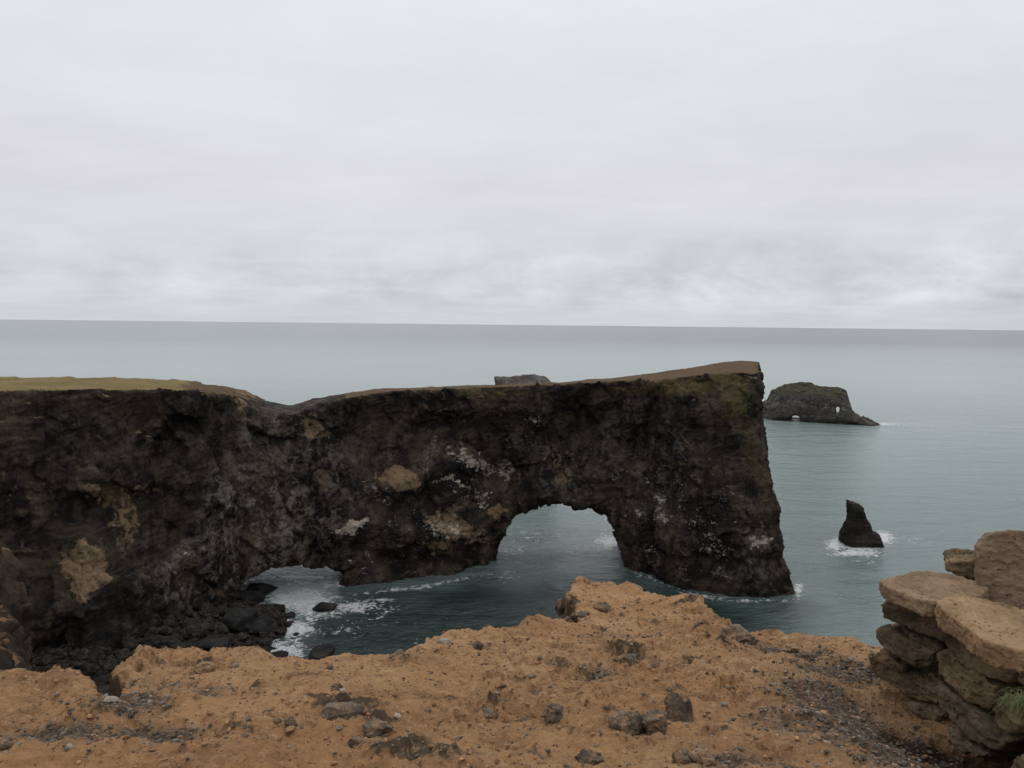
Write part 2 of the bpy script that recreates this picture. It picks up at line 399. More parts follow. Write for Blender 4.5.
def sea_mat():
    s = Mat('sea_water', .12, .5)
    s.b.inputs['IOR'].default_value = 1.333
    sp = s.n.new('ShaderNodeSeparateXYZ'); s.l.new(s.pos, sp.inputs[0])
    y = sp.outputs[1]; x = sp.outputs[0]
    # waves roll in towards the shore: crests lie across y
    w1 = s.noise(.045, 6, .6, .5, vec=s.scaled((.45, 1, 1)))
    w2 = s.noise(.25, 6, .65, .4, vec=s.scaled((.55, 1, 1)))
    w3 = s.noise(1.3, 4, .6, .2)
    h = s.math('ADD', s.math('MULTIPLY', w1, 8.5), s.math('ADD', s.math('MULTIPLY', w2, 2.1), s.math('MULTIPLY', w3, .42)))
    n = s.bump(h, 1.0, .5)
    s.l.new(s.rng(y, 250, 1600, .65, .10), n.node.inputs['Strength'])
    # turbid water, paler outside; cove colour darkened as a painted cliff reflection
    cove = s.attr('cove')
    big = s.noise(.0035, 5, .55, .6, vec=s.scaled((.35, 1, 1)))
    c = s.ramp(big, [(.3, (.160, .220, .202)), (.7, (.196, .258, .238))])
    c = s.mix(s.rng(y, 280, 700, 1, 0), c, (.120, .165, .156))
    # darker, bluer belt towards the horizon, more on the right
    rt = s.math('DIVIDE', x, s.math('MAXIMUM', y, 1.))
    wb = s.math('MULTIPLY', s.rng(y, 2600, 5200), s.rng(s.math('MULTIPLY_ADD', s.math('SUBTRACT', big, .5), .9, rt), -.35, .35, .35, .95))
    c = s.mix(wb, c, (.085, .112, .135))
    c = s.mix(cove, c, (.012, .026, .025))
    s.l.new(s.math('MULTIPLY_ADD', s.rng(y, 500, 4000), .1, .16), s.b.inputs['Roughness'])
    # foam
    fo = s.attr('foam')
    fn = s.noise(.32, 8, .72, 1.2); fl = s.voro(.28, 'DISTANCE_TO_EDGE', vec=s.scaled((1, 1, 1)))
    fm = s.rng(s.math('MULTIPLY_ADD', s.math('SUBTRACT', fn, .52), 3.6, s.math('MULTIPLY', fo, 1.2)), .45, .95)
    fm = s.math('MULTIPLY', fm, s.rng(s.noise(.9, 6, .75, .8), .36, .56, .25, 1))
    # sparse white flecks on the open sea
    fk = s.noise(.12, 7, .7, .4, vec=s.scaled((.5, 1, 1)))
    fm = s.math('MAXIMUM', fm, s.math('MULTIPLY', s.rng(fk, .70, .77, 0, .5), s.rng(y, 1600, 500)))
    c = s.mix(s.math('MULTIPLY', fm, .92), c, (.62, .64, .64))
    s.l.new(s.math('MULTIPLY_ADD', fm, .5, s.math('MULTIPLY_ADD', s.rng(y, 500, 4000), .1, .16)), s.b.inputs['Roughness'])
    return s.end(c, n)

M_cliff = cliff_mat(); M_turf = turf_mat(); M_islet = islet_mat('islet_rock', 1.6); M_far = islet_mat('grey_stack_rock', 2.6); M_iturf = islet_turf(); M_dirt = dirt_mat(); M_sea = sea_mat()  # islet rock tint raised, air haze painted into its colour
M_spire = islet_mat('spire_rock', .55)
M_stone = stone_mat('wall_stone_tuff', (.055, .041, .026), (.150, .110, .068), (.28, .205, .13), 1.0, .25)
M_slab = stone_mat('slab_tuff', (.15, .10, .062), (.26, .18, .112), (.33, .24, .155), 1.0, .1)
M_grey = stone_mat('grey_basalt', (.042, .033, .025), (.115, .090, .068), (.21, .170, .128), 2.4, 0, .8)
M_pale = stone_mat('pale_stone', (.15, .13, .11), (.27, .24, .205), (.40, .36, .31), 2.4)
M_tanst = stone_mat('tan_stone', (.17, .105, .06), (.30, .20, .12), (.38, .27, .17), 2.4)
M_wet = stone_mat('wet_black_boulder', (.006, .006, .006), (.015, .0145, .014), (.040, .036, .032), .04); M_rub = stone_mat('beach_rubble_rock', (.007, .0065, .006), (.019, .0165, .0142), (.062, .048, .036), .12)

# ------------------------------------------------------------------ the sea
FOAM = [(300, 600, 40, 14, 1.15), (270, 583, 34, 9, .95), (330, 582, 24, 8, .8), (315, 612, 30, 9, .9), (295, 628, 22, 12, 1.05), (285, 650, 26, 12, 1.0), (355, 607, 40, 8, .85), (385, 612, 22, 5, .55),
        (300, 668, 30, 10, .7), (340, 630, 30, 10, .45), (372, 622, 40, 6, .35), (245, 585, 14, 12, .8), (610, 544, 18, 14, .85), (588, 552, 34, 9, .5), (530, 535, 44, 14, .36), (515, 552, 30, 12, .46), (505, 575, 16, 8, .4), (560, 570, 40, 10, .22),
        (600, 520, 24, 8, .3), (835, 545, 11, 7, 1.0), (858, 553, 30, 5, 1.0), (882, 538, 13, 8, 1.1), (862, 546, 27, 9, .9), (905, 540, 34, 5, .42), (862, 562, 34, 4, .35), (925, 545, 40, 3, .25), (884, 424, 16, 2.0, .9), (905, 425, 30, 1.6, .5), (797, 418, 8, 2, .9), (838, 417, 7, 4, .9), (764, 416, 3, 3, .8),
        (798, 588, 6, 10, .8), (470, 580, 30, 4, .35), (430, 640, 40, 12, .22), (660, 592, 30, 4, .3), (375, 600, 30, 5, .5)]
for (a0, b0), (a1, b1) in (((352, 593), (420, 586)), ((420, 586), (492, 573)), ((636, 570), (690, 594)), ((690, 594), (740, 600)), ((740, 600), (798, 598))):
    for q in np.linspace(0, 1, 9): FOAM.append((a0 + (a1 - a0) * q, b0 + (b1 - b0) * q + 1, 6, 2.6, .45 + .35 * math.sin(q * 23 + a0) ** 2))
def axis(segs):
    out = [segs[0][0]]
    for a, b, st in segs:
        n = max(1, int(round((b - a) / st))); out += list(np.linspace(a, b, n + 1)[1:])
    return np.array(out)
def geo(a, b, n): return list(np.geomspace(a, b, n))
xs = np.concatenate([-np.array(geo(400, 90000, 26))[::-1], axis([(-150, 230, 1.6), (230, 399, 5)])]); xs = np.concatenate([xs[:26], np.arange(-390, -151, 8), xs[26:], np.array(geo(405, 90000, 26))])
ys = np.concatenate([-np.array(geo(20, 3000, 14))[::-1], np.arange(0, 200, 10), axis([(200, 400, 1.4), (400, 900, 5)]), np.array(geo(910, 90000, 60))])
XX, YY = np.meshgrid(xs, ys, indexing='ij')
SV = np.stack([XX, YY, np.zeros_like(XX)], -1).reshape(-1, 3)
def grid_faces(nx, ny):
    i = np.arange(nx * ny).reshape(nx, ny); return np.stack([i[:-1, :-1], i[1:, :-1], i[1:, 1:], i[:-1, 1:]], -1).reshape(-1, 4)
sf = (SV[:, 1] > 60)
spx = np.full(len(SV), -9999.); spy = np.full(len(SV), -9999.); spx[sf], spy[sf] = project(SV[sf])
foam = np.zeros(len(SV))
for (a, b, rx, ry, k) in FOAM: foam = np.maximum(foam, k * np.exp(-(((spx - a) / rx) ** 2 + ((spy - b) / ry) ** 2)))
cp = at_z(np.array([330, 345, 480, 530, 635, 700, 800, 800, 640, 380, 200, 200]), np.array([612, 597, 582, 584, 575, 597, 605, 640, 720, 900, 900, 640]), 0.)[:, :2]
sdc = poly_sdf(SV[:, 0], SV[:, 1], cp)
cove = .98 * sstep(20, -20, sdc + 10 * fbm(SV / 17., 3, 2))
SV[:, 2] = np.where((np.abs(SV[:, 0]) < 400) & (SV[:, 1] > 150) & (SV[:, 1] < 900), .28 * fbm(SV * [.05, .11, 1], 4, 5), 0)
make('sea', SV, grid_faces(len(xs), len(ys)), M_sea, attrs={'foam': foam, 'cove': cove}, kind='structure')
print('sea', time.time() - T0)

# ------------------------------------------------------------------ the arched headland
hx0, hx1, hy0, hy1, hz0, hz1, hs = -205., 118., 150., 365., -3., 96., 1.0
gx = np.arange(hx0, hx1, hs, dtype=np.float32); gy = np.arange(hy0, hy1, hs, dtype=np.float32); gz = np.arange(hz0, hz1, hs, dtype=np.float32)
shp = (len(gx), len(gy), len(gz))
X = gx[:, None, None]; Y = gy[None, :, None]; Z = gz[None, None, :]
U2 = 512 + 770 * gx[:, None] / gy[None, :]           # plan bearing in pixels
fu = lambda pts: np.interp(U2, [p[0] for p in pts], [p[1] for p in pts])[:, :, None].astype(np.float32)
Fbot = fu([(-200, 150), (0, 196), (35, 203), (75, 203), (120, 212), (166, 238), (230, 261), (300, 276), (345, 284), (420, 298), (490, 315), (560, 325), (612, 330), (650, 309), (690, 291), (740, 286), (795, 283), (860, 286)])
Ftop = fu([(-200, 160), (0, 217), (120, 240), (210, 262), (260, 286), (300, 294), (345, 298), (420, 304), (490, 312), (560, 315), (615, 313), (650, 306), (690, 301), (740, 297), (795, 297), (860, 300)])
Bk = fu([(-200, 300), (0, 292), (150, 290), (205, 296), (230, 312), (260, 320), (300, 324), (490, 340), (615, 348), (700, 340), (790, 322), (860, 320)])
def ztop_of(px, py, D): return float(at(px, py, D)[2])
TOP = [(-100, 79), (0, ztop_of(0, 377, 290)), (120, ztop_of(120, 378, 290)), (185, ztop_of(185, 381, 292)), (213, ztop_of(213, 387, 290)), (240, ztop_of(240, 392, 305)), (262, ztop_of(262, 401, 312)), (290, ztop_of(290, 405, 318)), (310, ztop_of(310, 400, 320)),
       (345, ztop_of(345, 394, 322)), (385, ztop_of(385, 389, 325)), (450, ztop_of(450, 387, 330)), (560, ztop_of(560, 384, 338)), (610, ztop_of(610, 379, 340)), (650, ztop_of(650, 374, 338)), (700, ztop_of(700, 367, 333)), (738, ztop_of(738, 361, 325)), (757, ztop_of(757, 362, 315)), (860, 84)]
zt = fu(TOP)
tilt = fu([(0, -.02), (200, -.02), (260, .02), (400, -.04), (560, -.05), (640, .0), (700, .03), (760, .10)])
t01 = np.clip(Z / 78, 0, 1)
Fr = Fbot * (1 - t01 ** 1.3) + Ftop * t01 ** 1.3
top = zt - tilt * np.maximum(Bk - Y, 0)
n30 = gridnoise(shp, [(hx1 - hx0) / 34, (hy1 - hy0) / 34, 4], 11)
n12 = gridnoise(shp, [(hx1 - hx0) / 13, (hy1 - hy0) / 13, 8], 12)
nrib = gridnoise(shp, [(hx1 - hx0) / 9, (hy1 - hy0) / 11, 4], 13)
nled = gridnoise(shp, [(hx1 - hx0) / 26, (hy1 - hy0) / 26, 22], 14)
n6 = gridnoise(shp, [(hx1 - hx0) / 5.5, (hy1 - hy0) / 5.5, 22], 15)
face = (5.6 * n30 + 4.0 * n12 + 2.6 * nrib + 1.6 * nled + 1.8 * n6)
def dent(px, py, D, rx, rz, k):
    p = at(px, py, D); return k * np.exp(-(((X - p[0]) / rx) ** 2 + ((Z - p[2]) / rz) ** 2))
for q in ((488, 478, 310, 13, 7, 7), (478, 505, 310, 12, 5, 4), (430, 560, 300, 24, 6, 6), (345, 560, 290, 14, 7, 6), (300, 600, 285, 18, 8, 4), (560, 440, 320, 14, 12, 3.5), (60, 540, 220, 12, 12, 4), (160, 540, 245, 10, 18, 3), (90, 510, 225, 14, 6, 4), (340, 440, 290, 12, 12, 5),
          (640, 450, 300, 10, 14, 4), (700, 560, 290, 14, 6, 3), (420, 430, 300, 22, 5, 4), (250, 430, 275, 10, 18, 4), (402, 480, 300, 9, 6, -5), (455, 530, 300, 15, 6, -5), (88, 575, 225, 8, 12, -5), (262, 500, 275, 14, 16, -4), (735, 450, 290, 9, 30, -4), (600, 470, 320, 8, 16, -3.5), (690, 500, 290, 8, 20, -3)):
    face += dent(*q).astype(np.float32)
sd = (Fr - Y) + face - 2.2 * sstep(4.5, 1.5, Z)
sd = smax(sd, (Y - Bk) + .6 * face, 5)
del nrib, nled
XR = np.interp(gz, [-5, 0, 12, 28, 43, 58, 72, 96], [110, 108, 104.6, 101.3, 98.2, 95.3, 93.3, 93])[None, None, :]
sd = smax(sd, X - XR * (1 + (Y / 290 - 1) * (.1 + .9 * np.clip((Z - 30) / 20, 0, 1))) + .45 * n12 + .6 * n6, 3)
sd = smax(sd, Z - top - .35 * n12 - .25 * n6, 2.0)
def arch_table(pts, D):
    P = np.array([[(p[0] - 512) * D / 770, float(at(p[0], p[1], D)[2])] for p in pts])
    P = np.concatenate([[[P[0, 0] - 2, -30]], P, [[P[-1, 0] + 2, -30]]])
    x0, x1 = P[:, 0].min() - 40, P[:, 0].max() + 40; ax = np.arange(x0, x1, .5); az = np.arange(-6, 100, .5)
    A, B = np.meshgrid(ax, az, indexing='ij'); return poly_sdf(A, B, P), x0
for pts, D, y0, y1 in (([(482, 577), (489, 562), (492, 548), (499, 531), (511, 515), (530, 502), (545, 498), (560, 497), (579, 499), (595, 503), (610, 513), (618, 528), (624, 546), (630, 558)], 324, 0, 999),
                       ([(192, 612), (204, 602), (222, 588), (246, 571), (270, 563), (300, 564), (326, 572), (340, 581), (347, 592), (350, 600)], 280, 0, 999)):
    tab, x0 = arch_table(pts, D)
    ux = (U2 - 512) * D / 770
    cs = np.empty(shp, np.float32)
    for k in range(shp[2]): cs[:, :, k] = lut(tab, ux, np.full_like(ux, gz[k]), x0, .5, -6, .5)
    sd = smax(sd, -(cs + .5 * n6 + .35 * n12), 1.5)
    del cs
del n30, n12, n6, face
# closed on all sides of the block
sd[0] = 1; sd[-1] = 1; sd[:, 0] = 1; sd[:, -1] = 1; sd[:, :, 0] = 1; sd[:, :, -1] = 1
V, F = surface_nets(sd.astype(np.float32), (hx0, hy0, hz0), hs)
del sd
keep = V[:, 2] > -2.4
F = F[keep[F].all(1)]
V, F = subdivide(V, F)
N = vnormals(V, F)
steep = 1 - np.clip(N[:, 2], 0, 1) ** 2
d1 = fbm(V * [.16, .16, .11], 4, 21, .55, True); d2 = fbm(V * [.5, .5, .22], 4, 31, .6); d3 = fbm(V * [.07, .07, .9], 3, 41, .6)
Vd = np.stack([V[:, 0] + .35 * V[:, 2], V[:, 1], V[:, 2] * .75 - .2 * V[:, 0]], -1)
V = V + N * ((3.6 * (1 - .8 * sstep(76, 92, V[:, 0])) * facet(Vd, 21., 260) + 1.7 * (1 - .6 * sstep(82, 94, V[:, 0])) * facet(Vd, 9., 200) + .65 * facet(V, 3.6, 230)) * (.08 + .92 * steep))[:, None]
V = V + N * ((.6 * d1 + .75 * d2 + .45 * d3) * (.15 + .85 * steep))[:, None]
V = V + N * (.28 * noise3(V * 1.3, 3) * steep)[:, None]
N = vnormals(V, F)
ppx, ppy = project(V)
ppx = ppx + 19 * fbm(V / 7., 4, 301, .65); ppy = ppy + 14 * fbm(V / 6., 4, 302, .65)
front = sstep(-.35, .1, -N[:, 1] + .25)
def blobs(L):
    m = np.zeros(len(V))
    for (a, b, rx, ry, ang, k) in L:
        ca, sa = math.cos(R(ang)), math.sin(R(ang)); u = (ppx - a) * ca + (ppy - b) * sa; v = -(ppx - a) * sa + (ppy - b) * ca
        m = np.maximum(m, k * np.clip(1.25 - .75 * ((u / rx) ** 2 + (v / ry) ** 2), 0, 1))
    return m * front
tan = blobs([(402, 478, 24, 14, 15, 1), (88, 572, 17, 30, 12, 1), (70, 565, 10, 12, 0, .8), (105, 492, 30, 9, 12, .8), (125, 520, 15, 34, 0, .55), (150, 488, 22, 5, -10, .5), (314, 428, 9, 20, -38, .75), (455, 527, 38, 13, 18, .75), (440, 544, 14, 6, 0, .8), (350, 526, 20, 4, -15, .9),
             (500, 512, 14, 5, 10, .6), (460, 412, 50, 9, 0, .35), (240, 398, 12, 9, 30, .6), (690, 470, 30, 40, 0, .34), (755, 520, 12, 40, -10, .4), (560, 470, 14, 30, 0, .45), (30, 480, 40, 60, 0, .33), (620, 452, 30, 20, 30, .36), (715, 545, 40, 16, 0, .3)])
guano = blobs([(470, 462, 34, 7, 25, .9), (500, 470, 16, 10, 30, .8), (455, 484, 26, 6, 15, .9), (480, 495, 7, 18, -20, .8), (372, 490, 12, 20, -35, .7), (350, 527, 24, 6, -15, 1), (450, 530, 45, 14, 12, .8), (395, 485, 20, 4, 0, .5), (400, 553, 12, 8, 0, .5), (335, 535, 8, 12, 0, .6), (520, 440, 22, 12, 0, .6),
               (395, 452, 12, 6, 0, .6), (640, 510, 40, 14, 5, .55), (660, 515, 14, 10, 0, .8), (705, 520, 38, 16, 0, .62), (640, 480, 20, 12, 0, .6), (575, 455, 26, 16, 0, .55), (690, 575, 20, 6, 0, .6), (150, 500, 30, 20, 0, .5), (180, 560, 12, 30, 0, .55), (690, 545, 14, 5, 0, .6), (765, 545, 16, 10, 0, .85), (735, 575, 12, 6, 0, .6), (410, 560, 50, 8, 0, .4), (260, 470, 40, 60, 0, .25), (750, 500, 20, 20, 0, .5)])
speck = np.clip(blobs([(700, 525, 85, 45, 0, 1), (440, 500, 70, 60, 10, .55), (380, 560, 60, 14, 0, .8), (630, 500, 30, 30, 0, .8), (520, 430, 30, 20, 0, .6)]), 0, 1)
grey = blobs([(262, 520, 60, 70, 0, .9), (200, 570, 60, 36, -30, .7), (330, 500, 20, 50, 0, .6), (560, 470, 30, 40, 0, .4), (290, 470, 70, 70, 0, .5), (100, 440, 120, 30, 0, .2), (640, 470, 60, 60, 0, .35), (760, 560, 26, 40, 0, .4)])
moss = np.maximum(blobs([(735, 396, 22, 26, 20, .6), (752, 440, 10, 46, -12, .5), (700, 384, 50, 9, -6, .8), (640, 390, 60, 6, -4, .55), (470, 393, 90, 5, 0, .5), (768, 490, 10, 50, -8, .45), (460, 392, 60, 4, 0, .3)]), .6 * sstep(.5, .8, N[:, 2]) * sstep(50, 66, V[:, 2]) * (1 - sstep(232, 245, ppx) * sstep(345, 330, ppx)))
at_h = {'tan': tan, 'guano': guano, 'speck': speck, 'grey': grey, 'moss': moss, 'bare': np.clip(sstep(170, 215, ppx) * .9 + .35 * noise3(V / 9.) * sstep(560, 640, ppx), 0, 1) * sstep(500, 230, ppx) + .75 * sstep(350, 400, ppx) + .4 * sstep(380, 389, ppy)}
fn_ = N[F].mean(1); fz = V[F][:, :, 2].mean(1)
gap_ = V[F].mean(1); gap_ = 512 + 770 * gap_[:, 0] / gap_[:, 1]
tsel = ((gap_ < 232) | (gap_ > 345)) & (fn_[:, 2] + .12 * noise3(V[F].mean(1) / 3.) > .80) & (fz > 62)
Va, Fa, Aa = sub_mesh(V, F, ~tsel, at_h); Vb, Fb, Ab = sub_mesh(V, F, tsel, at_h)
org = np.array([0, 300, 0.])
head = bpy.data.objects.new('rock_arch_headland', None); C.objects.link(head); head.location = org
make('cliff_rock', Va, Fa, M_cliff, attrs=Aa, origin=org, parent=head)
tag(head, label='long dark cliff headland pierced by one large and one low sea arch', cat='rock arch')
make('turf', Vb, Fb, M_turf, attrs=Ab, origin=org, parent=head)
print('headland', len(V), time.time() - T0)

# ------------------------------------------------------------------ stacks in the sea
def stack(name, outline, D, hs, amp, depth_k, label, cat, mat, turf_z=None, holes=(), ribs=0., guano_f=None, ycen=0.):
    D0, D1 = D if isinstance(D, tuple) else (D, D); pl, pr = min(q[0] for q in outline), max(q[0] for q in outline)
    DD = lambda a: D0 + (D1 - D0) * (a - pl) / (pr - pl)
    P = np.array([[float(q) for q in (at(a, b, DD(a))[0], at(a, b, DD(a))[2])] for a, b in outline]); D = (D0 + D1) / 2; P[:, 1] = np.where(P[:, 1] < 3, -4, P[:, 1])
    x0, x1, z1 = P[:, 0].min() - 8, P[:, 0].max() + 8, P[:, 1].max() + 8
    ax = np.arange(x0, x1, hs); az = np.arange(-6, z1, hs)
    A, B = np.meshgrid(ax, az, indexing='ij'); s2 = poly_sdf(A, B, P)
    wid = np.maximum((s2 < 0).sum(0) * hs, .5); wid = np.convolve(np.pad(wid, 4, mode='edge'), np.ones(9) / 9, 'valid')
    hd = np.minimum(wid * .5 * depth_k[0], depth_k[1])
    hd = np.maximum.accumulate(hd[::-1])[::-1] * .97
    ymax = hd.max() + 8; ay = np.arange(-ymax, ymax, hs)
    xc = (P[:, 0].min() + P[:, 0].max()) / 2
    # thinner towards both ends
    inner = np.clip(-s2 / (depth_k[2]), 0, 1) ** .5
    X3, Y3, Z3 = ax[:, None, None], ay[None, :, None], az[None, None, :]
    sh_k = (D1 - D0) / (P[:, 0].max() - P[:, 0].min())
    HD = (hd[None, None, :] * (.35 + .65 * inner[:, None, :]))
    f = smax(s2[:, None, :] + 0 * Y3 - .75 * amp, np.abs(Y3) - HD, .8 * amp + .3)
    sh = f.shape; L = [sh[0] * hs, sh[1] * hs, sh[2] * hs]
    f = f + amp * (gridnoise(sh, [l / (amp * 7) for l in L], 5) + .5 * gridnoise(sh, [l / (amp * 3) for l in L], 6))
    if ribs: f = f + ribs * gridnoise(sh, [L[0] / 2.6, L[1] / 2.6, 3], 8)
    for (hx, hy, rx, ry, ang) in holes:
        Pt = np.stack(np.broadcast_arrays(X3, Y3 + D + ycen + sh_k * (X3 - xc), Z3), -1).reshape(-1, 3); qx, qy = project(Pt)
        hh = (np.sqrt(((qx - hx) / rx) ** 2 + ((qy - hy) / ry) ** 2) - 1) * min(rx, ry) * D / FPX
        f = smax(f, -hh.reshape(sh), .5)
    f[0] = f[-1] = 1; f[:, 0] = 1; f[:, -1] = 1; f[:, :, 0] = 1; f[:, :, -1] = 1
    V, F = surface_nets(f, (x0, -ymax + D + ycen, -6), hs)
    V[:, 1] += sh_k * (V[:, 0] - xc)
    V, F = subdivide(V, F); N = vnormals(V, F)
    V = V + N * (amp * .9 * facet(V, amp * 4.5, 7))[:, None]
    V = V + N * (amp * .5 * fbm(V / (amp * 3.5), 4, 3, .6, True))[:, None]; N = vnormals(V, F)
    g = np.zeros(len(V)) if guano_f is None else guano_f(V, N)
    A_ = {'guano': g}; o_ = np.array([xc, D + ycen, 0])
    if turf_z is not None:
        c = V[F].mean(1); s = (N[F].mean(1)[:, 2] + .25 * noise3(c / 4.) > .55) & (c[:, 2] > turf_z)
        Va, Fa, Aa = sub_mesh(V, F, ~s, A_); Vb, Fb, Ab = sub_mesh(V, F, s, A_)
        o = bpy.data.objects.new(name, None); C.objects.link(o); o.location = o_; tag(o, label, cat)
        make('rock_body', Va, Fa, mat, attrs=Aa, origin=o_, parent=o); make('turf', Vb, Fb, M_iturf, attrs=Ab, origin=o_, parent=o)
    else: o = make(name, V, F, mat, attrs=A_, origin=o_, label=label, cat=cat)
    return o
stack('arched_islet', [(761, 419), (763, 406), (771, 401), (774, 392), (785, 386), (798, 384), (810, 384), (814, 388), (825, 388), (836, 387), (842, 391), (844, 397), (846, 405), (849, 412), (858, 417), (869, 420.5), (881, 425), (881, 432), (761, 432)],
      (848, 795), 1.1, 1.3, (.7, 26, 9), 'distant low islet with green top, two holes and sloping tail', 'islet', M_islet, turf_z=22,
      holes=[(795.5, 419, 5.2, 4.5, 0), (837.5, 409.5, 3.0, 4.0, 0)], guano_f=lambda V, N: sstep(12, 16, V[:, 2]) * sstep(30, 22, V[:, 2]) * .7)
stack('rock_spire', [(842.5, 548), (842.5, 534), (845.5, 525), (848.5, 519), (847.5, 510), (846.5, 500), (852, 501), (857, 504.5), (861.5, 507.5), (864, 515), (868, 524), (871, 531), (877, 534.5), (883, 540), (884, 550), (843, 552)],
      352, .36, .34, (.85, 8, 1.5), 'small pointed black rock spire ringed by white foam right of the headland', 'sea stack', M_spire)
stack('flat_topped_stack', [(495.5, 400), (496, 385), (494.5, 376.5), (499, 378), (510, 377.5), (520, 378), (526, 375.5), (534, 374.5), (543, 376.5), (549, 381), (551, 386), (552, 410), (556, 480), (490, 480)],
      500, .9, .55, (.8, 22, 8), 'distant grey sea stack peeping over the middle of the headland top', 'sea stack', M_far, ribs=.9)
print('stacks', time.time() - T0)

# ------------------------------------------------------------------ rocks
def hull_rock(seed, dims, n=22, res=30, rough=.05, fine=.02, rnd=.12):
    """angular rock: random cut planes, softened and roughened; dims = full size"""
    g = np.random.default_rng(seed); nn = g.normal(size=(n, 3)); nn /= np.linalg.norm(nn, axis=1)[:, None]; dd = g.uniform(.62, 1.0, n)
    t = np.linspace(-1.25, 1.25, res); A = np.stack(np.meshgrid(t, t, t, indexing='ij'), -1)
    f = np.full(A.shape[:3], -9.)
    for a, b in zip(nn, dd): f = smax(f, A @ a - b, rnd)
    f = smax(f, np.linalg.norm(A, axis=-1) - 1.12, rnd)
    f = f + rough * 1.6 * fbm(A * 2.2 + seed * 3.3, 3, seed)
    V, F = surface_nets(f, (-1.25,) * 3, t[1] - t[0]); N = vnormals(V, F)
    V = V + N * (fine * fbm(V * 6 + seed, 3, seed + 5, .6) + 2.2 * fine * facet(V, .55, seed + 40) + 1.0 * fine * facet(V, .2, seed + 60))[:, None]
    ext = (V.max(0) - V.min(0)); V = (V - (V.max(0) + V.min(0)) / 2) / ext * np.asarray(dims, float)
    return V, F
def rotz(V, a):
    c, s = math.cos(a), math.sin(a); return V @ np.array([[c, s, 0], [-s, c, 0], [0, 0, 1]])
def rotx(V, a):
    c, s = math.cos(a), math.sin(a); return V @ np.array([[1, 0, 0], [0, c, s], [0, -s, c]])
def roty(V, a):
    c, s = math.cos(a), math.sin(a); return V @ np.array([[c, 0, -s], [0, 1, 0], [s, 0, c]])

# boulder beach at the foot of the cliff
shore = at_z(np.array([205, 236, 262, 285, 292, 280, 262, 262, 250, 235, 190]), np.array([606, 607, 606, 614, 624, 640, 655, 668, 690, 740, 800]), 0.)[:, :2]
bp = np.concatenate([shore, [[-60, 120], [-180, 120], [-180, 290], [-110, 290]]])
bx = np.arange(-178, -62, 1.0); by = np.arange(125, 288, 1.0); BX, BY = np.meshgrid(bx, by, indexing='ij')
def beach_z(x, y):
    s = -poly_sdf(x, y, bp); z = np.where(s > 0, 9.5 * (1 - np.exp(-s / 24.)), s * .5)
    return z - .8
bz = beach_z(BX, BY) + 2.4 * fbm(np.stack([BX / 9, BY / 9, 0 * BX], -1), 4, 77, .5, True)
BV = np.stack([BX, BY, np.maximum(bz, -3)], -1).reshape(-1, 3)
make('boulder_beach_ground', BV, grid_faces(len(bx), len(by)), M_rub, kind='structure')
def scatter(variants, P, S, rng, squash=(.6, 1)):
    Vs, Fs, off = [], [], 0
    for i in range(len(P)):
        V, F = variants[rng.integers(len(variants))]; V = roty(rotx(rotz(V, rng.uniform(0, 6.28)), rng.uniform(-.5, .5)), rng.uniform(-.5, .5)) * S[i] * [1, 1, rng.uniform(*squash)]
        Vs.append(V + P[i]); Fs.append(F + off); off += len(V)
    return np.concatenate(Vs), np.concatenate(Fs)
rg = np.random.default_rng(5)
var_b = [hull_rock(100 + i, (1, 1, .8), n=12, res=14, rough=.06, fine=.05, rnd=.02) for i in range(8)]
pp = np.stack([rg.uniform(-170, -66, 9000), rg.uniform(190, 280, 9000)], 1); ss = -poly_sdf(pp[:, 0], pp[:, 1], bp); pp = pp[ss > -.5][:4200]
sz = .5 + 4.6 * rg.random(len(pp)) ** 5
PV, PF = scatter(var_b, np.column_stack([pp, beach_z(pp[:, 0], pp[:, 1]) + 2.4 * fbm(np.column_stack([pp / 9, 0 * pp[:, 0]]), 4, 77, .5, True) + .15 * sz]), sz, rg)
make('beach_rubble', PV, PF, M_rub, smooth=False, kind='stuff', label='dark brown rubble heaped at the foot of the dark cliff', cat='rubble')
BOUL = [(263, 590, 15, 10, .5, 0.6, 'flat black boulder just inside the low sea arch'), (250, 601, 14, 11, .7, .5, 'black boulder below the flat one at the low arch mouth'),
        (325, 609, 15, 8, .42, -.3, 'isolated low black rock awash in foam in front of the low arch'), (322, 655, 15, 12, .55, -.4, 'dark rounded rock awash in water just beyond the orange edge'),
        (237, 628, 17, 16, .95, 2.4, 'largest square black boulder at the tip of the rubble beach'), (262, 630, 15, 15, .8, 1.2, 'broad black boulder on the seaward side of the square one'),
        (276, 611, 10, 9, .7, .6, 'black boulder right of the arch mouth boulders in the foam'), (291, 616, 6, 6, .9, 0, 'small pointed black boulder standing in foam'),
        (281, 633, 7, 7, .8, .2, 'small black boulder between square boulder and foam'), (296, 635, 4, 3, .7, 0, 'tiny black rock poking out of the foam'),
        (278, 657, 13, 8, .5, .3, 'low black boulder at the foot of the beach near the orange edge'), (262, 655, 10, 10, .8, .6, 'black boulder beside a patch of foam above the orange edge'),
        (212, 652, 18, 17, .8, 3.5, 'grey-black boulder half way along the rubble beach'), (190, 636, 12, 12, .8, 4.2, 'dark boulder high on the beach against the cliff foot')]
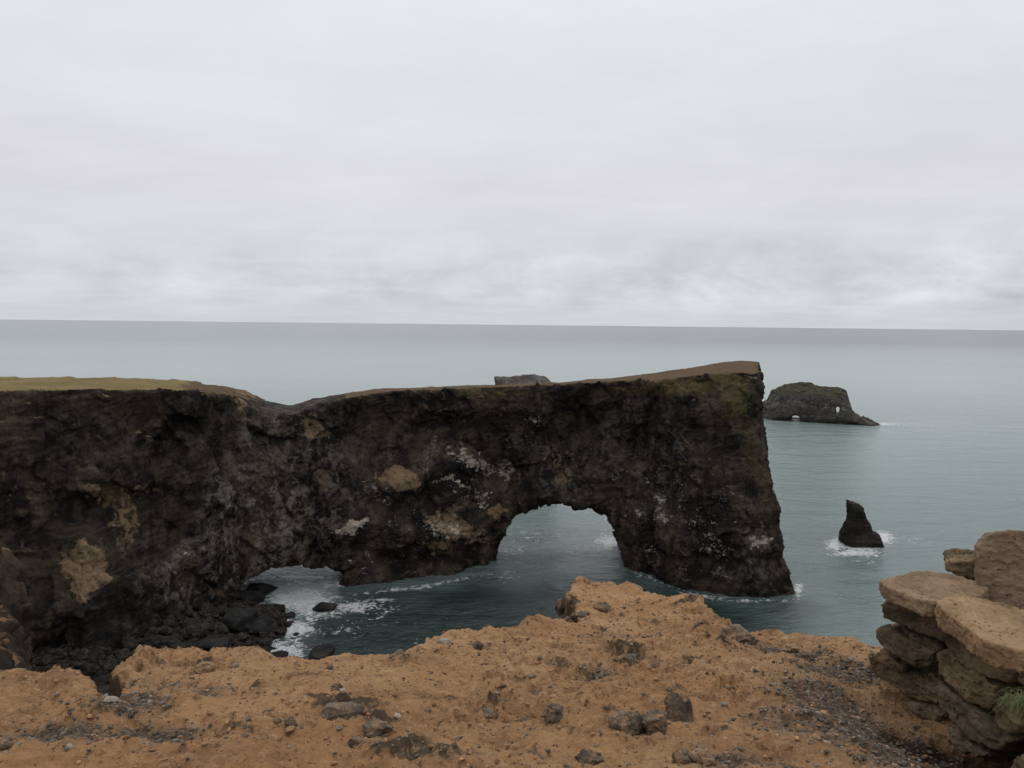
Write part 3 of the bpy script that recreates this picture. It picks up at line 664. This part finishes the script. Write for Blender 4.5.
for i, (a, b, wpx, dm, hk, lift, lb) in enumerate(BOUL):
    P = at_z(np.array(a), np.array(b), max(lift, 0.)); wd = wpx * 2 * P[1] / FPX * (1.05 if i in (0, 1, 4, 5, 6, 12, 13) else .85)
    V, F = hull_rock(300 + i, (wd, dm * .8, wd * hk * (.8 if i in (4, 5, 12, 13, 1) else .62)), n=15, res=22, rough=.07, rnd=.05)
    V = rotz(V, rg.uniform(-.3, .3)); V[:, 2] += wd * hk * .62 * .28
    make('boulder', V + P, F, M_wet, origin=P, label=lb, cat='boulder', group='black boulders on and off the beach')
print('beach', time.time() - T0)

# ------------------------------------------------------------------ the near cliff top
GZ = lambda d: -1.5 - .22 * (d - 2.6)
def on_ground(px, py):
    d = ray(np.asarray(px, float), np.asarray(py, float)); k = (-1.5 + .22 * 2.6) / (d[..., 2] + .22)
    return np.array([0, 0, CAMZ]) + d * k[..., None]
EDGE = [(0, 682), (50, 684), (88, 692), (108, 706), (118, 708), (118, 680), (128, 668), (142, 662), (185, 657), (215, 661), (250, 656), (262, 663), (290, 669), (340, 664), (385, 656), (400, 658), (425, 649), (440, 643), (470, 641), (500, 633), (540, 626), (578, 630), (572, 614),
        (566, 598), (576, 588), (600, 585), (630, 590), (650, 597), (690, 602), (706, 612), (722, 627), (745, 636), (775, 633), (800, 638), (850, 648), (875, 653), (930, 650), (1020, 655)]
ep = on_ground(np.array([q[0] for q in EDGE]), np.array([q[1] for q in EDGE]))[:, :2]
epoly = np.concatenate([[[-70, -40], [-60, -6], [-14, 1.2], [-5, 2.9], [-3.2, 3.35]], ep, [[4.2, 4.1], [7, 4.6], [16, 3.0], [60, -4], [70, -40]]])
cs = .0105
tx = np.concatenate([-np.geomspace(3.2, 75, 60)[::-1], np.arange(-3.15, 3.6, cs), np.geomspace(3.65, 75, 60)])
ty = np.concatenate([-np.geomspace(.5, 45, 26)[::-1], np.linspace(-.4, 1.9, 40), np.arange(1.92, 5.6, cs), np.arange(5.6, 8.1, .016), np.geomspace(8.15, 60, 50)])
TX, TY = np.meshgrid(tx, ty, indexing='ij')
P2 = np.stack([TX, TY, 0 * TX], -1)
dense = (np.abs(TX) < 3.7) & (TY > 1.5) & (TY < 8.2)
sde = poly_sdf(TX, TY, epoly)
sde = sde + .07 * fbm(P2 * 3.1, 4, 9) * dense + .035 * fbm(P2 * 12, 3, 10) * dense
def rot_blob(L, X, Y):
    m = np.zeros(X.shape)
    for (a, b, r1, r2, k) in L:
        p = on_ground(np.array(a), np.array(b)); s = p[1] / FPX
        m = np.maximum(m, k * np.exp(-(((X - p[0]) / (r1 * s * 1.12)) ** 2 + ((Y - p[1]) / (r2 * s * 2.5)) ** 2) ** 1.2))
    return m
LUMP = [(560, 668, 18, 7, .6), (520, 680, 16, 6, .55), (450, 700, 20, 7, .5), (300, 690, 22, 6, .5), (760, 690, 14, 7, .55), (600, 635, 16, 5, .5), (650, 625, 18, 5, .5), (100, 730, 18, 6, .5), (240, 745, 20, 6, .55), (540, 750, 26, 7, .5), (720, 730, 14, 6, .5), (345, 718, 34, 12, 1), (385, 728, 22, 10, .8), (400, 757, 34, 11, .95), (440, 762, 40, 8, .7), (318, 712, 14, 8, .7), (627, 656, 22, 13, .75), (640, 668, 24, 9, .5), (738, 648, 20, 11, .9), (572, 606, 9, 14, .8), (602, 608, 9, 6, .8), (685, 608, 17, 5, .85), (640, 603, 14, 4, .5), (690, 661, 17, 5, .6),
        (610, 715, 20, 12, .55), (205, 674, 11, 10, .55), (157, 677, 16, 5, .6), (257, 700, 11, 6, .6), (410, 668, 14, 7, .6), (60, 686, 14, 4, .5), (180, 715, 30, 8, .5), (702, 634, 12, 5, .6), (260, 670, 14, 6, .4), (550, 712, 12, 8, .6), (490, 706, 15, 8, .6), (670, 695, 16, 8, .5)]
lump = rot_blob(LUMP, TX, TY)
b1 = fbm(P2 * 1.15 + 4, 3, 50); b2 = fbm(P2 * 4.2, 4, 52, .55, True); b3 = fbm(P2 * 15, 4, 55, .6, True); b4 = fbm(P2 * 42, 2, 58, .6)
gravel = np.zeros(TX.shape)
GRAV = [(880, 720, 90, 60, .85), (830, 690, 50, 30, .85), (790, 655, 40, 10, .8), (850, 668, 60, 14, .8), (780, 720, 36, 26, .5), (130, 712, 40, 18, .75), (60, 748, 60, 14, .8), (150, 745, 60, 14, .7), (200, 700, 30, 10, .55), (160, 690, 30, 8, .5), (930, 760, 80, 30, .7), (740, 757, 50, 12, .55), (610, 640, 40, 8, .4), (600, 675, 22, 10, .5)]
gravel = rot_blob(GRAV, TX, TY)
damp = rot_blob([(930, 716, 46, 12, .9), (975, 745, 40, 16, 1.0), (960, 752, 50, 16, 1.0), (1000, 735, 40, 20, 1.0), (990, 768, 60, 20, 1.0), (905, 704, 20, 8, .6)], TX, TY)
zg = GZ(np.clip(TY, -8, 7.6)) - .012 * np.maximum(TY - 7.6, 0)
zg = np.where(TY < 0, GZ(0) + .04 * -np.clip(TY, -40, 0) * .3, zg)
fa = np.zeros(TX.shape); fb = fa.copy(); fa[dense] = facet(P2[dense], .16, 401); fb[dense] = facet(P2[dense], .05, 421)
rough_w = np.clip(.55 + .9 * fbm(P2 * 1.9, 3, 60), .1, 1.2) * (1 - .6 * gravel)
rel = .065 * b1 + .046 * b2 * (1 - .5 * gravel) + .022 * b3 * rough_w + .008 * b4 + rough_w * (.034 * fa + .016 * fb)
rel = rel + lump * (.04 + .018 * fa + .02 * fb + .03 * np.maximum(fbm(P2 * 9, 4, 66, .6, True), -.3)) * (TY > 0)
lip = np.exp(-((sde + .06) / .10) ** 2) * .025 * (1 + fbm(P2 * 6, 3, 70))
rel = rel - .10 * np.clip(damp, 0, 1) - .15 * sstep(1.30, 1.80, TX + .1 * noise3(P2 * 3, 90)) * sstep(4.0, 3.4, TY) * sstep(1.6, 2.1, TY)
drop = np.where(sde > 0, 5.2 * sde + .45 * (1 - np.exp(-sde / .05)), 0) * (1 + .25 * fbm(P2 * 1.3, 3, 71))
rock_d = np.where(sde > .3, fbm(P2 * .35, 4, 73, .6, True) * np.minimum(sde - .3, 6) * .5, 0)
tz = np.maximum(CAMZ + zg + (rel + lip) * 1.0 - drop + rock_d, -3)
TV = np.stack([TX, TY, tz], -1).reshape(-1, 3)
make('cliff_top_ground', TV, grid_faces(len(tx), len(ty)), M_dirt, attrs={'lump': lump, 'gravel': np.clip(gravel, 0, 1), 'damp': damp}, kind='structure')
def ground_z(x, y):
    i = np.clip(np.searchsorted(tx, x), 1, len(tx) - 1); j = np.clip(np.searchsorted(ty, y), 1, len(ty) - 1); return tz[i, j]
print('ground', len(TV), time.time() - T0)

# near cliff shoulder at the left edge of the view
sx = np.arange(-34, -15, .16); sy = np.arange(20, 44, .2); sz_ = np.arange(55, 97, .2)
shp = (len(sx), len(sy), len(sz_)); X, Y, Z = sx[:, None, None], sy[None, :, None], sz_[None, None, :]
U = 512 + 770 * X / Y
xr = np.interp(sz_, [55, 78, 82, 85, 86.5, 88, 89.3, 90.2, 91, 97], [-17.6, -18.3, -18.6, -18.7, -18.9, -19.5, -20.0, -20.5, -21.6, -26])[None, None, :]
f = smax(X - (xr - 1.25) * Y / 30., np.abs(Y - 31.5) - 9.5, 2.0)
f = f + 1.0 * gridnoise(shp, [6, 7, 12], 31) + .5 * gridnoise(shp, [15, 18, 30], 32)
f[0] = f[-1] = 1; f[:, 0] = f[:, -1] = 1; f[:, :, 0] = f[:, :, -1] = 1
V, F = surface_nets(f, (-34, 20, 55), (.16, .2, .2)); N = vnormals(V, F)
V = V + N * (.42 * fbm(V * .8, 5, 81, .6, True) + .35 * facet(V, 1.1, 83))[:, None]; N = vnormals(V, F)
s = Mat('shoulder_tuff', .95, .12)
cc = s.ramp(s.noise(.5, 7, .65, .5), [(.35, (.022, .018, .015)), (.75, (.10, .068, .042)), (.55, (.050, .037, .027))])
cc = s.mix(s.rng(s.math('MULTIPLY_ADD', s.math('SUBTRACT', s.noise(1.1, 6, .7), .5), 1.2, s.attr('crust')), .50, .72, 0, .85), cc, (.27, .155, .08))
M_shoulder = s.end(cc, s.bump(s.noise(2.2, 9, .7, .3), .4, .9))
make('cliff_shoulder', V, F, M_shoulder, attrs={'crust': np.clip(N[:, 2], 0, 1) * .7}, kind='structure')

# ------------------------------------------------------------------ dry stone wall
def sd_stone(name, poly_world, axis_u, axis_v, axis_w, org, thick, hs, mat, label, rnd=.02, rough=.007, seed=0, taper=0., group='stones of the dry stone wall'):
    """polygon in the plane (axis_u, axis_v) through org, carried back by thick along axis_w"""
    Q = poly_world - org; P = np.stack([Q @ axis_u, Q @ axis_v], 1)
    lo = P.min(0) - .05; hi = P.max(0) + .05
    a = np.arange(lo[0], hi[0], hs); b = np.arange(lo[1], hi[1], hs); c = np.arange(-.05, thick + .05, hs)
    A, B = np.meshgrid(a, b, indexing='ij'); s2 = poly_sdf(A, B, P)[:, :, None]
    Cc = c[None, None, :]
    f = smax(s2 + taper * Cc + (.014 if mat is M_stone else -.002), np.abs(Cc - thick / 2) - thick / 2 + 0 * s2, rnd * 1.5)
    sh = f.shape; L = [sh[i] * hs for i in range(3)]
    f = f + rough * 1.5 * gridnoise(sh, [l / .11 for l in L], seed) + rough * .9 * gridnoise(sh, [l / .045 for l in L], seed + 1)
    f[0] = f[-1] = 1; f[:, 0] = f[:, -1] = 1; f[:, :, 0] = f[:, :, -1] = 1
    V, F = surface_nets(f, (a[0], b[0], c[0]), hs); 
    V = org + V[:, :1] * axis_u + V[:, 1:2] * axis_v + V[:, 2:] * axis_w
    if np.dot(np.cross(axis_u, axis_v), axis_w) < 0: F = F[:, ::-1]
    N = vnormals(V, F); V = V + N * (.012 * facet(V * [1, 1, 1.6], .12, seed) * (1.5 if mat is M_stone else .5) + .006 * facet(V * [1, 1, 1.5], .035, seed + 20) + .006 * fbm(V * 28, 4, seed, .6, True) + .0035 * fbm(V * [60, 60, 90], 3, seed + 9))[:, None]
    o = V.mean(0); o[2] = V[:, 2].min()
    return make(name, V, F, mat, origin=o, label=label, cat='stone', group=group)
def slab(px_poly, z, thick, label, seed, mat=M_slab, name='slab_stone', tilt=(0, 0)):
    P = at_z(np.array([q[0] for q in px_poly]), np.array([q[1] for q in px_poly]), CAMZ + z)
    u = np.array([1, 0, float(tilt[0])]); v = np.array([0, 1, float(tilt[1])]); o = P.mean(0); u /= np.linalg.norm(u); v /= np.linalg.norm(v)
    return sd_stone(name, P, u, v, np.array([0, 0, -1.]), o, thick, .0055, mat, label, seed=seed, rnd=.004, rough=.0022, taper=.0)
def face_stone(px_poly, line, thick, label, seed, mat=M_stone, name='wall_stone', rnd=.008, batter=0.0, rough=.003):
    """outline on a standing plane through the two plan points of line"""
    (ax_, ay_), (bx_, by_) = line; t = np.array([bx_ - ax_, by_ - ay_, 0]); t /= np.linalg.norm(t); n = np.array([-t[1], t[0], 0]) * 1.
    if n[1] < 0 and abs(n[1]) > abs(n[0]) or (abs(n[0]) >= abs(n[1]) and n[0] < 0): n = -n
    v = np.array([0, 0, 1.]) + n * batter; v /= np.linalg.norm(v); w = np.cross(t, v); w = w if np.dot(w, n) > 0 else -w
    o0 = np.array([ax_, ay_, CAMZ - 1.6]); d = ray(np.array([q[0] for q in px_poly]), np.array([q[1] for q in px_poly]))
    k = ((o0 - np.array([0, 0, CAMZ])) @ w) / (d @ w); P = np.array([0, 0, CAMZ]) + d * k[:, None]
    return sd_stone(name, P, t, v, w, P.mean(0), thick, .0055, mat, label, seed=seed, rnd=rnd, rough=rough)
# top slabs, tops about level
slab([(881, 580), (900, 575), (918, 570), (948, 573), (962, 577), (990, 586), (980, 596), (955, 598), (940, 602), (925, 601), (900, 592), (886, 586)], -1.18, .062, 'flat pale brown slab capping the far left end of the stone wall', 501)
slab([(936, 600), (962, 596), (990, 600), (1030, 612), (1090, 626), (1110, 650), (1040, 652), (1008, 648), (985, 641), (960, 621), (944, 611)], -1.165, .085, 'broad flat slab capping the wall in front of the big pitted block', 502)
# block and stone behind the slabs
face_stone([(976, 546), (988, 533), (1010, 531), (1090, 535), (1100, 640), (1040, 632), (1005, 612), (980, 601), (977, 575)], ((1.95, 3.46), (2.45, 3.16)), .32, 'big upright pitted block standing on the stone wall at the right edge', 503, mat=M_slab, name='block_stone', rnd=.012, batter=.25, rough=.004)
face_stone([(943, 562), (952, 558), (975, 558), (992, 562), (992, 590), (975, 584), (958, 578), (944, 572)], ((2.1, 3.80), (2.6, 3.5)), .22, 'small rounded stone behind the left capping slab and beside the big block', 504)
# second course and below, left end of the wall (faces seen under the far slab)
LA = ((1.80, 3.72), (2.08, 3.32)); LB = ((1.845, 3.36), (1.93, 2.55))
face_stone([(880, 599), (895, 598), (915, 606), (938, 612), (946, 622), (946, 645), (930, 640), (905, 632), (888, 625), (880, 619)], LA, .34, 'dark stone directly under the left capping slab', 511)
face_stone([(872, 628), (888, 625), (905, 634), (930, 645), (937, 652), (934, 668), (915, 669), (900, 660), (882, 652), (871, 640)], LA, .34, 'long rounded stone in the third course at the wall left end', 512)
face_stone([(864, 655), (876, 650), (892, 657), (905, 668), (907, 682), (896, 690), (880, 683), (866, 670)], LA, .32, 'rounded bottom stone at the extreme left foot of the wall', 513)
face_stone([(891, 674), (900, 669), (922, 678), (938, 686), (944, 696), (938, 708), (920, 706), (902, 698), (892, 688)], LA, .30, 'bottom stone second from the wall left foot above damp soil', 514)
# near run of the wall under the front slab
face_stone([(950, 630), (962, 630), (985, 645), (1012, 655), (1022, 668), (1010, 688), (985, 680), (966, 669), (951, 655)], LB, .34, 'block directly under the front capping slab with a pale lichen spot', 521)
face_stone([(933, 650), (945, 646), (962, 660), (985, 677), (999, 686), (992, 712), (975, 706), (952, 690), (934, 676)], LB, .34, 'large sloping stone in the middle of the wall', 522)
face_stone([(934, 684), (948, 688), (972, 704), (990, 714), (1008, 728), (1014, 742), (1000, 756), (978, 748), (955, 728), (938, 708)], LB, .36, 'long low bottom stone with ragged edge along the wall foot', 523)
face_stone([(990, 694), (1000, 690), (1012, 696), (1022, 712), (1020, 736), (1008, 737), (992, 722), (988, 708)], LB, .30, 'upright stone below the grass tuft', 524)
face_stone([(1010, 660), (1024, 655), (1045, 664), (1050, 690), (1030, 694), (1016, 684)], LB, .3, 'stone at the right edge above the grass tuft', 525, mat=M_stone)
face_stone([(1008, 762), (1018, 755), (1036, 758), (1040, 785), (1012, 785), (1006, 774)], ((1.72, 2.62), (1.95, 2.3)), .22, 'small stone in the bottom right corner at the wall foot', 526)
face_stone([(905, 700), (920, 703), (938, 708), (946, 716), (940, 726), (922, 720), (908, 712)], LA, .22, 'small wedge stone pushed in at the wall foot beside the damp soil', 528)
face_stone([(944, 722), (955, 728), (975, 746), (985, 757), (975, 764), (958, 752), (946, 738)], LB, .26, 'long flat stone lowest in the near part of the wall', 529)
face_stone([(1022, 735), (1040, 715), (1070, 730), (1070, 790), (1030, 790), (1022, 760)], ((1.86, 2.9), (1.98, 2.35)), .30, 'dark stone low in the wall at the right edge', 527)
# rubble heart that fills the wall behind its faces
cv, cf, co_ = [], [], 0
for i, (x, y, z, sx_, sy_, sz2) in enumerate([(2.30, 3.45, -1.50, .5, .4, .42), (2.36, 2.95, -1.45, .6, .6, .46), (2.4, 2.55, -1.42, .6, .5, .44)]):
    V, F = hull_rock(640 + i, (sx_, sy_, sz2), res=34, rnd=.05); cv.append(V + [x, y, CAMZ + z]); cf.append(F + co_); co_ += len(V)
make('wall_fill', np.concatenate(cv), np.concatenate(cf), M_stone, kind='stuff', label='dark packed fill in the gaps behind the wall stones', cat='rubble')
print('wall', time.time() - T0)

# grass tuft growing out of the wall
gb = np.random.default_rng(3); gv, gf = [], []; root = at(np.array(1021.), np.array(700.), np.array(2.62))
for i in range(120):
    b0 = root + gb.normal(size=3) * [.022, .02, .012]; a = gb.uniform(0, 6.28); ln = gb.uniform(.04, .11); w_ = gb.uniform(.0008, .0018)
    dr = np.array([math.cos(a) * .8 - .45, math.sin(a) * .7 - .3, gb.uniform(-.1, 1.2)]); dr /= np.linalg.norm(dr); sd_ = np.cross(dr, [0, 0, 1]); sd_ /= np.linalg.norm(sd_)
    base = len(gv)
    for k in range(6):
        t = k / 5; c = b0 + dr * ln * t + np.array([0, 0, -1]) * ln * .75 * t * t; ww = w_ * (1 - t * .9)
        gv += [c - sd_ * ww, c + sd_ * ww]
        if k: gf.append((base + 2 * k - 2, base + 2 * k - 1, base + 2 * k + 1, base + 2 * k))
s = Mat('tuft_grass', .8, .2); M_grass = s.end(s.ramp(s.noise(60, 3), [(.35, (.055, .085, .028)), (.7, (.17, .18, .075))]))
make('grass_tuft', np.array(gv), np.array(gf), M_grass, origin=root, label='tuft of thin green grass growing from the stone wall', cat='grass')

# ------------------------------------------------------------------ stones lying on the near ground
BIG = [  # px, py, width px, height px, material, label
 (679, 703, 32, 44, 'g', 'upright grey-brown rock leaning right of the foreground centre'),
 (652, 722, 30, 28, 'g', 'rounded brown rock just left of the upright one'),
 (626, 722, 34, 26, 'g', 'low brown rock touching the rounded one'),
 (590, 746, 30, 22, 'g', 'dark angular rock near the bottom edge left of centre-right'),
 (683, 750, 22, 16, 'g', 'dark rock at the bottom below the upright rock'),
 (703, 751, 26, 18, 't', 'tan-brown rock touching the dark one at the bottom'),
 (553, 715, 24, 20, 'g', 'brown pitted rock between the small dark rock and the low brown rock'),
 (525, 711, 15, 13, 'g', 'small dark rock right of the pair of round stones'),
 (503, 698, 11, 12, 'g', 'round dark stone above the flat grey stone, in the middle'),
 (490, 708, 26, 13, 'g', 'flat grey stone in the middle of the orange ground'),
 (627, 658, 26, 22, 'g', 'dark rock sunk in a mound behind the low brown rocks'),
 (738, 645, 36, 18, 'g', 'flat dark rock near the cliff edge right of the promontory'),
 (791, 650, 15, 9, 't', 'pale tan flat stone at the cliff edge towards the wall'),
 (602, 608, 17, 12, 'g', 'dark rock on top of the orange promontory'),
 (622, 613, 8, 7, 'g', 'small grey cube-like stone right of the dark promontory rock'),
 (580, 620, 20, 13, 'g', 'brown-grey rock at the foot of the promontory left side'),
 (566, 615, 12, 14, 'g', 'dark rock set in the steep left flank of the promontory'),
 (560, 597, 10, 18, 'g', 'dark knob sticking out of the promontory left edge'),
 (358, 746, 20, 13, 'g', 'grey rock below the big dark lump near the bottom'),
 (291, 738, 13, 13, 'g', 'round grey stone left of the big dark lump'),
 (337, 697, 12, 9, 'g', 'small dark stone above the big dark lump'),
 (345, 722, 46, 18, 'g', 'wide dark rough lump of rock low in the foreground'),
 (378, 735, 30, 14, 'g', 'dark lump touching the right side of the wide one'),
 (205, 676, 20, 18, 't', 'brown tuff block near the edge left of centre'),
 (70, 761, 10, 9, 'p', 'round pale stone near the bottom left corner'),
 (33, 750, 10, 6, 'p', 'whitish stone left of the round pale stone'),
 (112, 712, 16, 8, 'p', 'pale grey stone in the notch of the edge on the left'),
 (5, 762, 14, 10, 'g', 'dark stone in the bottom left corner'),
 (444, 650, 14, 7, 'p', 'pale grey stone on the cliff edge left of the promontory'),
 (478, 654, 11, 9, 'g', 'small dark stone near the edge left of the promontory'),
 (398, 662, 16, 10, 'g', 'brown-grey stone at the edge left of the pale one'),
 (790, 759, 24, 16, 'g', 'grey-blue rock cut by the bottom edge right of centre'),
]
MM = {'g': M_grey, 't': M_tanst, 'p': M_pale}
def lay(i, a, b, w, h, m, label, group, name='stone', res=30):
    P = on_ground(np.array(float(a)), np.array(float(b + h * .28))); s = P[1] / FPX; pl_ = P[2] - .03; P[2] = ground_z(P[0], P[1]) - h * s * .12; P[2] = P[2] if P[2] > pl_ - .12 else pl_ - h * s * .35
    V, F = hull_rock(800 + i, (w * s * 1.08, w * s * .9, h * s * 1.15), n=14, res=res, rough=.10, fine=.06, rnd=.04)
    V = rotz(V, (i * 1.7) % .8 - .4) + [0, 0, h * s * .28]
    make(name, V + P, F, MM[m], origin=P, label=label, cat='rock', group=group)
for i, (a, b, w, h, m, lb) in enumerate(BIG): lay(i, a, b, w, h, m, lb, 'rocks lying on the orange cliff top', 'rock')
rs = np.random.default_rng(21)
# small loose stones, alike: one label for the group
small = []
while len(small) < 90:
    a, b = rs.uniform(0, 900), rs.uniform(640, 766); P = on_ground(np.array(a), np.array(b))
    if poly_sdf(P[:1], P[1:2], epoly)[0] > -.08: continue
    if a > 850 and b > 660: continue
    small.append((a, b))
base = [hull_rock(950 + k, (1, .9, .7), n=13, res=16, rough=.07, fine=.05, rnd=.06) for k in range(6)]
protos = []
for k, (V, F) in enumerate(base):
    me = make('loose_stone', V, F, [M_grey, M_tanst, M_grey, M_tanst, M_grey, M_pale][k]); protos.append(me)
for i, (a, b) in enumerate(small):
    P = on_ground(np.array(a), np.array(b)); o = protos[i] if i < 6 else protos[[0, 1, 2, 3, 4, 1, 3, 5][i % 8]].copy()
    if i >= 6: C.objects.link(o)
    sz1 = rs.uniform(.016, .036) * (1 if i % 5 else 1.5)
    o.location = (P[0], P[1], ground_z(P[0], P[1]) + sz1 * .12); o.scale = (sz1, sz1, sz1 * rs.uniform(.6, 1)); o.rotation_euler = (rs.uniform(-.4, .4), rs.uniform(-.4, .4), rs.uniform(0, 6.28))
    tag(o, 'small loose stone lying among the rocks on the orange cliff-top earth', 'stone', 'small loose stones on the orange earth')
# gravel
def ico():
    t = (1 + 5 ** .5) / 2
    v = np.array([(-1, t, 0), (1, t, 0), (-1, -t, 0), (1, -t, 0), (0, -1, t), (0, 1, t), (0, -1, -t), (0, 1, -t), (t, 0, -1), (t, 0, 1), (-t, 0, -1), (-t, 0, 1)], float) / 1.9
    f = np.array([(0, 11, 5), (0, 5, 1), (0, 1, 7), (0, 7, 10), (0, 10, 11), (1, 5, 9), (5, 11, 4), (11, 10, 2), (10, 7, 6), (7, 1, 8), (3, 9, 4), (3, 4, 2), (3, 2, 6), (3, 6, 8), (3, 8, 9), (4, 9, 5), (2, 4, 11), (6, 2, 10), (8, 6, 7), (9, 8, 1)])
    return v, f
iv, if_ = ico()
def pebbles(n, seed, dens, lo, hi, mat, name, label):
    g = np.random.default_rng(seed); m = n * 14; x = g.uniform(-3, 2.9, m); y = g.uniform(2.1, 6.5, m)
    i = np.clip(np.searchsorted(tx, x), 1, len(tx) - 1); j = np.clip(np.searchsorted(ty, y), 1, len(ty) - 1)
    ok = (sde[i, j] < -.01) & (g.random(m) < dens(gravel[i, j], x, y)); x, y, i, j = x[ok][:n], y[ok][:n], i[ok][:n], j[ok][:n]; n = len(x)
    s = lo + (hi - lo) * g.random(n) ** 3
    V = iv[None] * (1 + g.uniform(-.3, .3, (n, 12, 1))) * (s[:, None, None] * g.uniform(.6, 1.3, (n, 1, 3)) * [1, 1, .6])
    a = g.uniform(0, 6.28, n); ca, sa = np.cos(a)[:, None], np.sin(a)[:, None]
    V = np.stack([V[..., 0] * ca - V[..., 1] * sa, V[..., 0] * sa + V[..., 1] * ca, V[..., 2]], -1) + np.stack([x, y, tz[i, j] + s * .1], -1)[:, None]
    make(name, V.reshape(-1, 3), (if_[None] + 12 * np.arange(n)[:, None, None]).reshape(-1, 3), mat, smooth=False, kind='stuff', label=label, cat='gravel')
def island_mat(name, stops):
    s = Mat(name, .9, .2); c = s.ramp(s.geo.outputs['Random Per Island'], stops)
    c = s.mix(s.rng(s.noise(90, 4), .4, .7, 0, .4), c, (.10, .07, .045)); return s.end(c)
pebbles(9000, 1, lambda g, x, y: .03 + g ** 1.2, .0035, .013, island_mat('gravel_grey', [(0, (.05, .046, .042)), (1, (.27, .24, .20)), (.4, (.10, .085, .068)), (.75, (.16, .125, .092))]), 'gravel', 'grey and brown gravel strewn over the cliff-top earth')
pebbles(9000, 2, lambda g, x, y: .35 + .1 * g, .0035, .012, island_mat('crumbs_orange', [(0, (.13, .07, .038)), (1, (.40, .24, .125)), (.5, (.27, .145, .07))]), 'earth_crumbs', 'orange crumbs of weathered tuff on the cliff-top earth')
print('done', time.time() - T0)
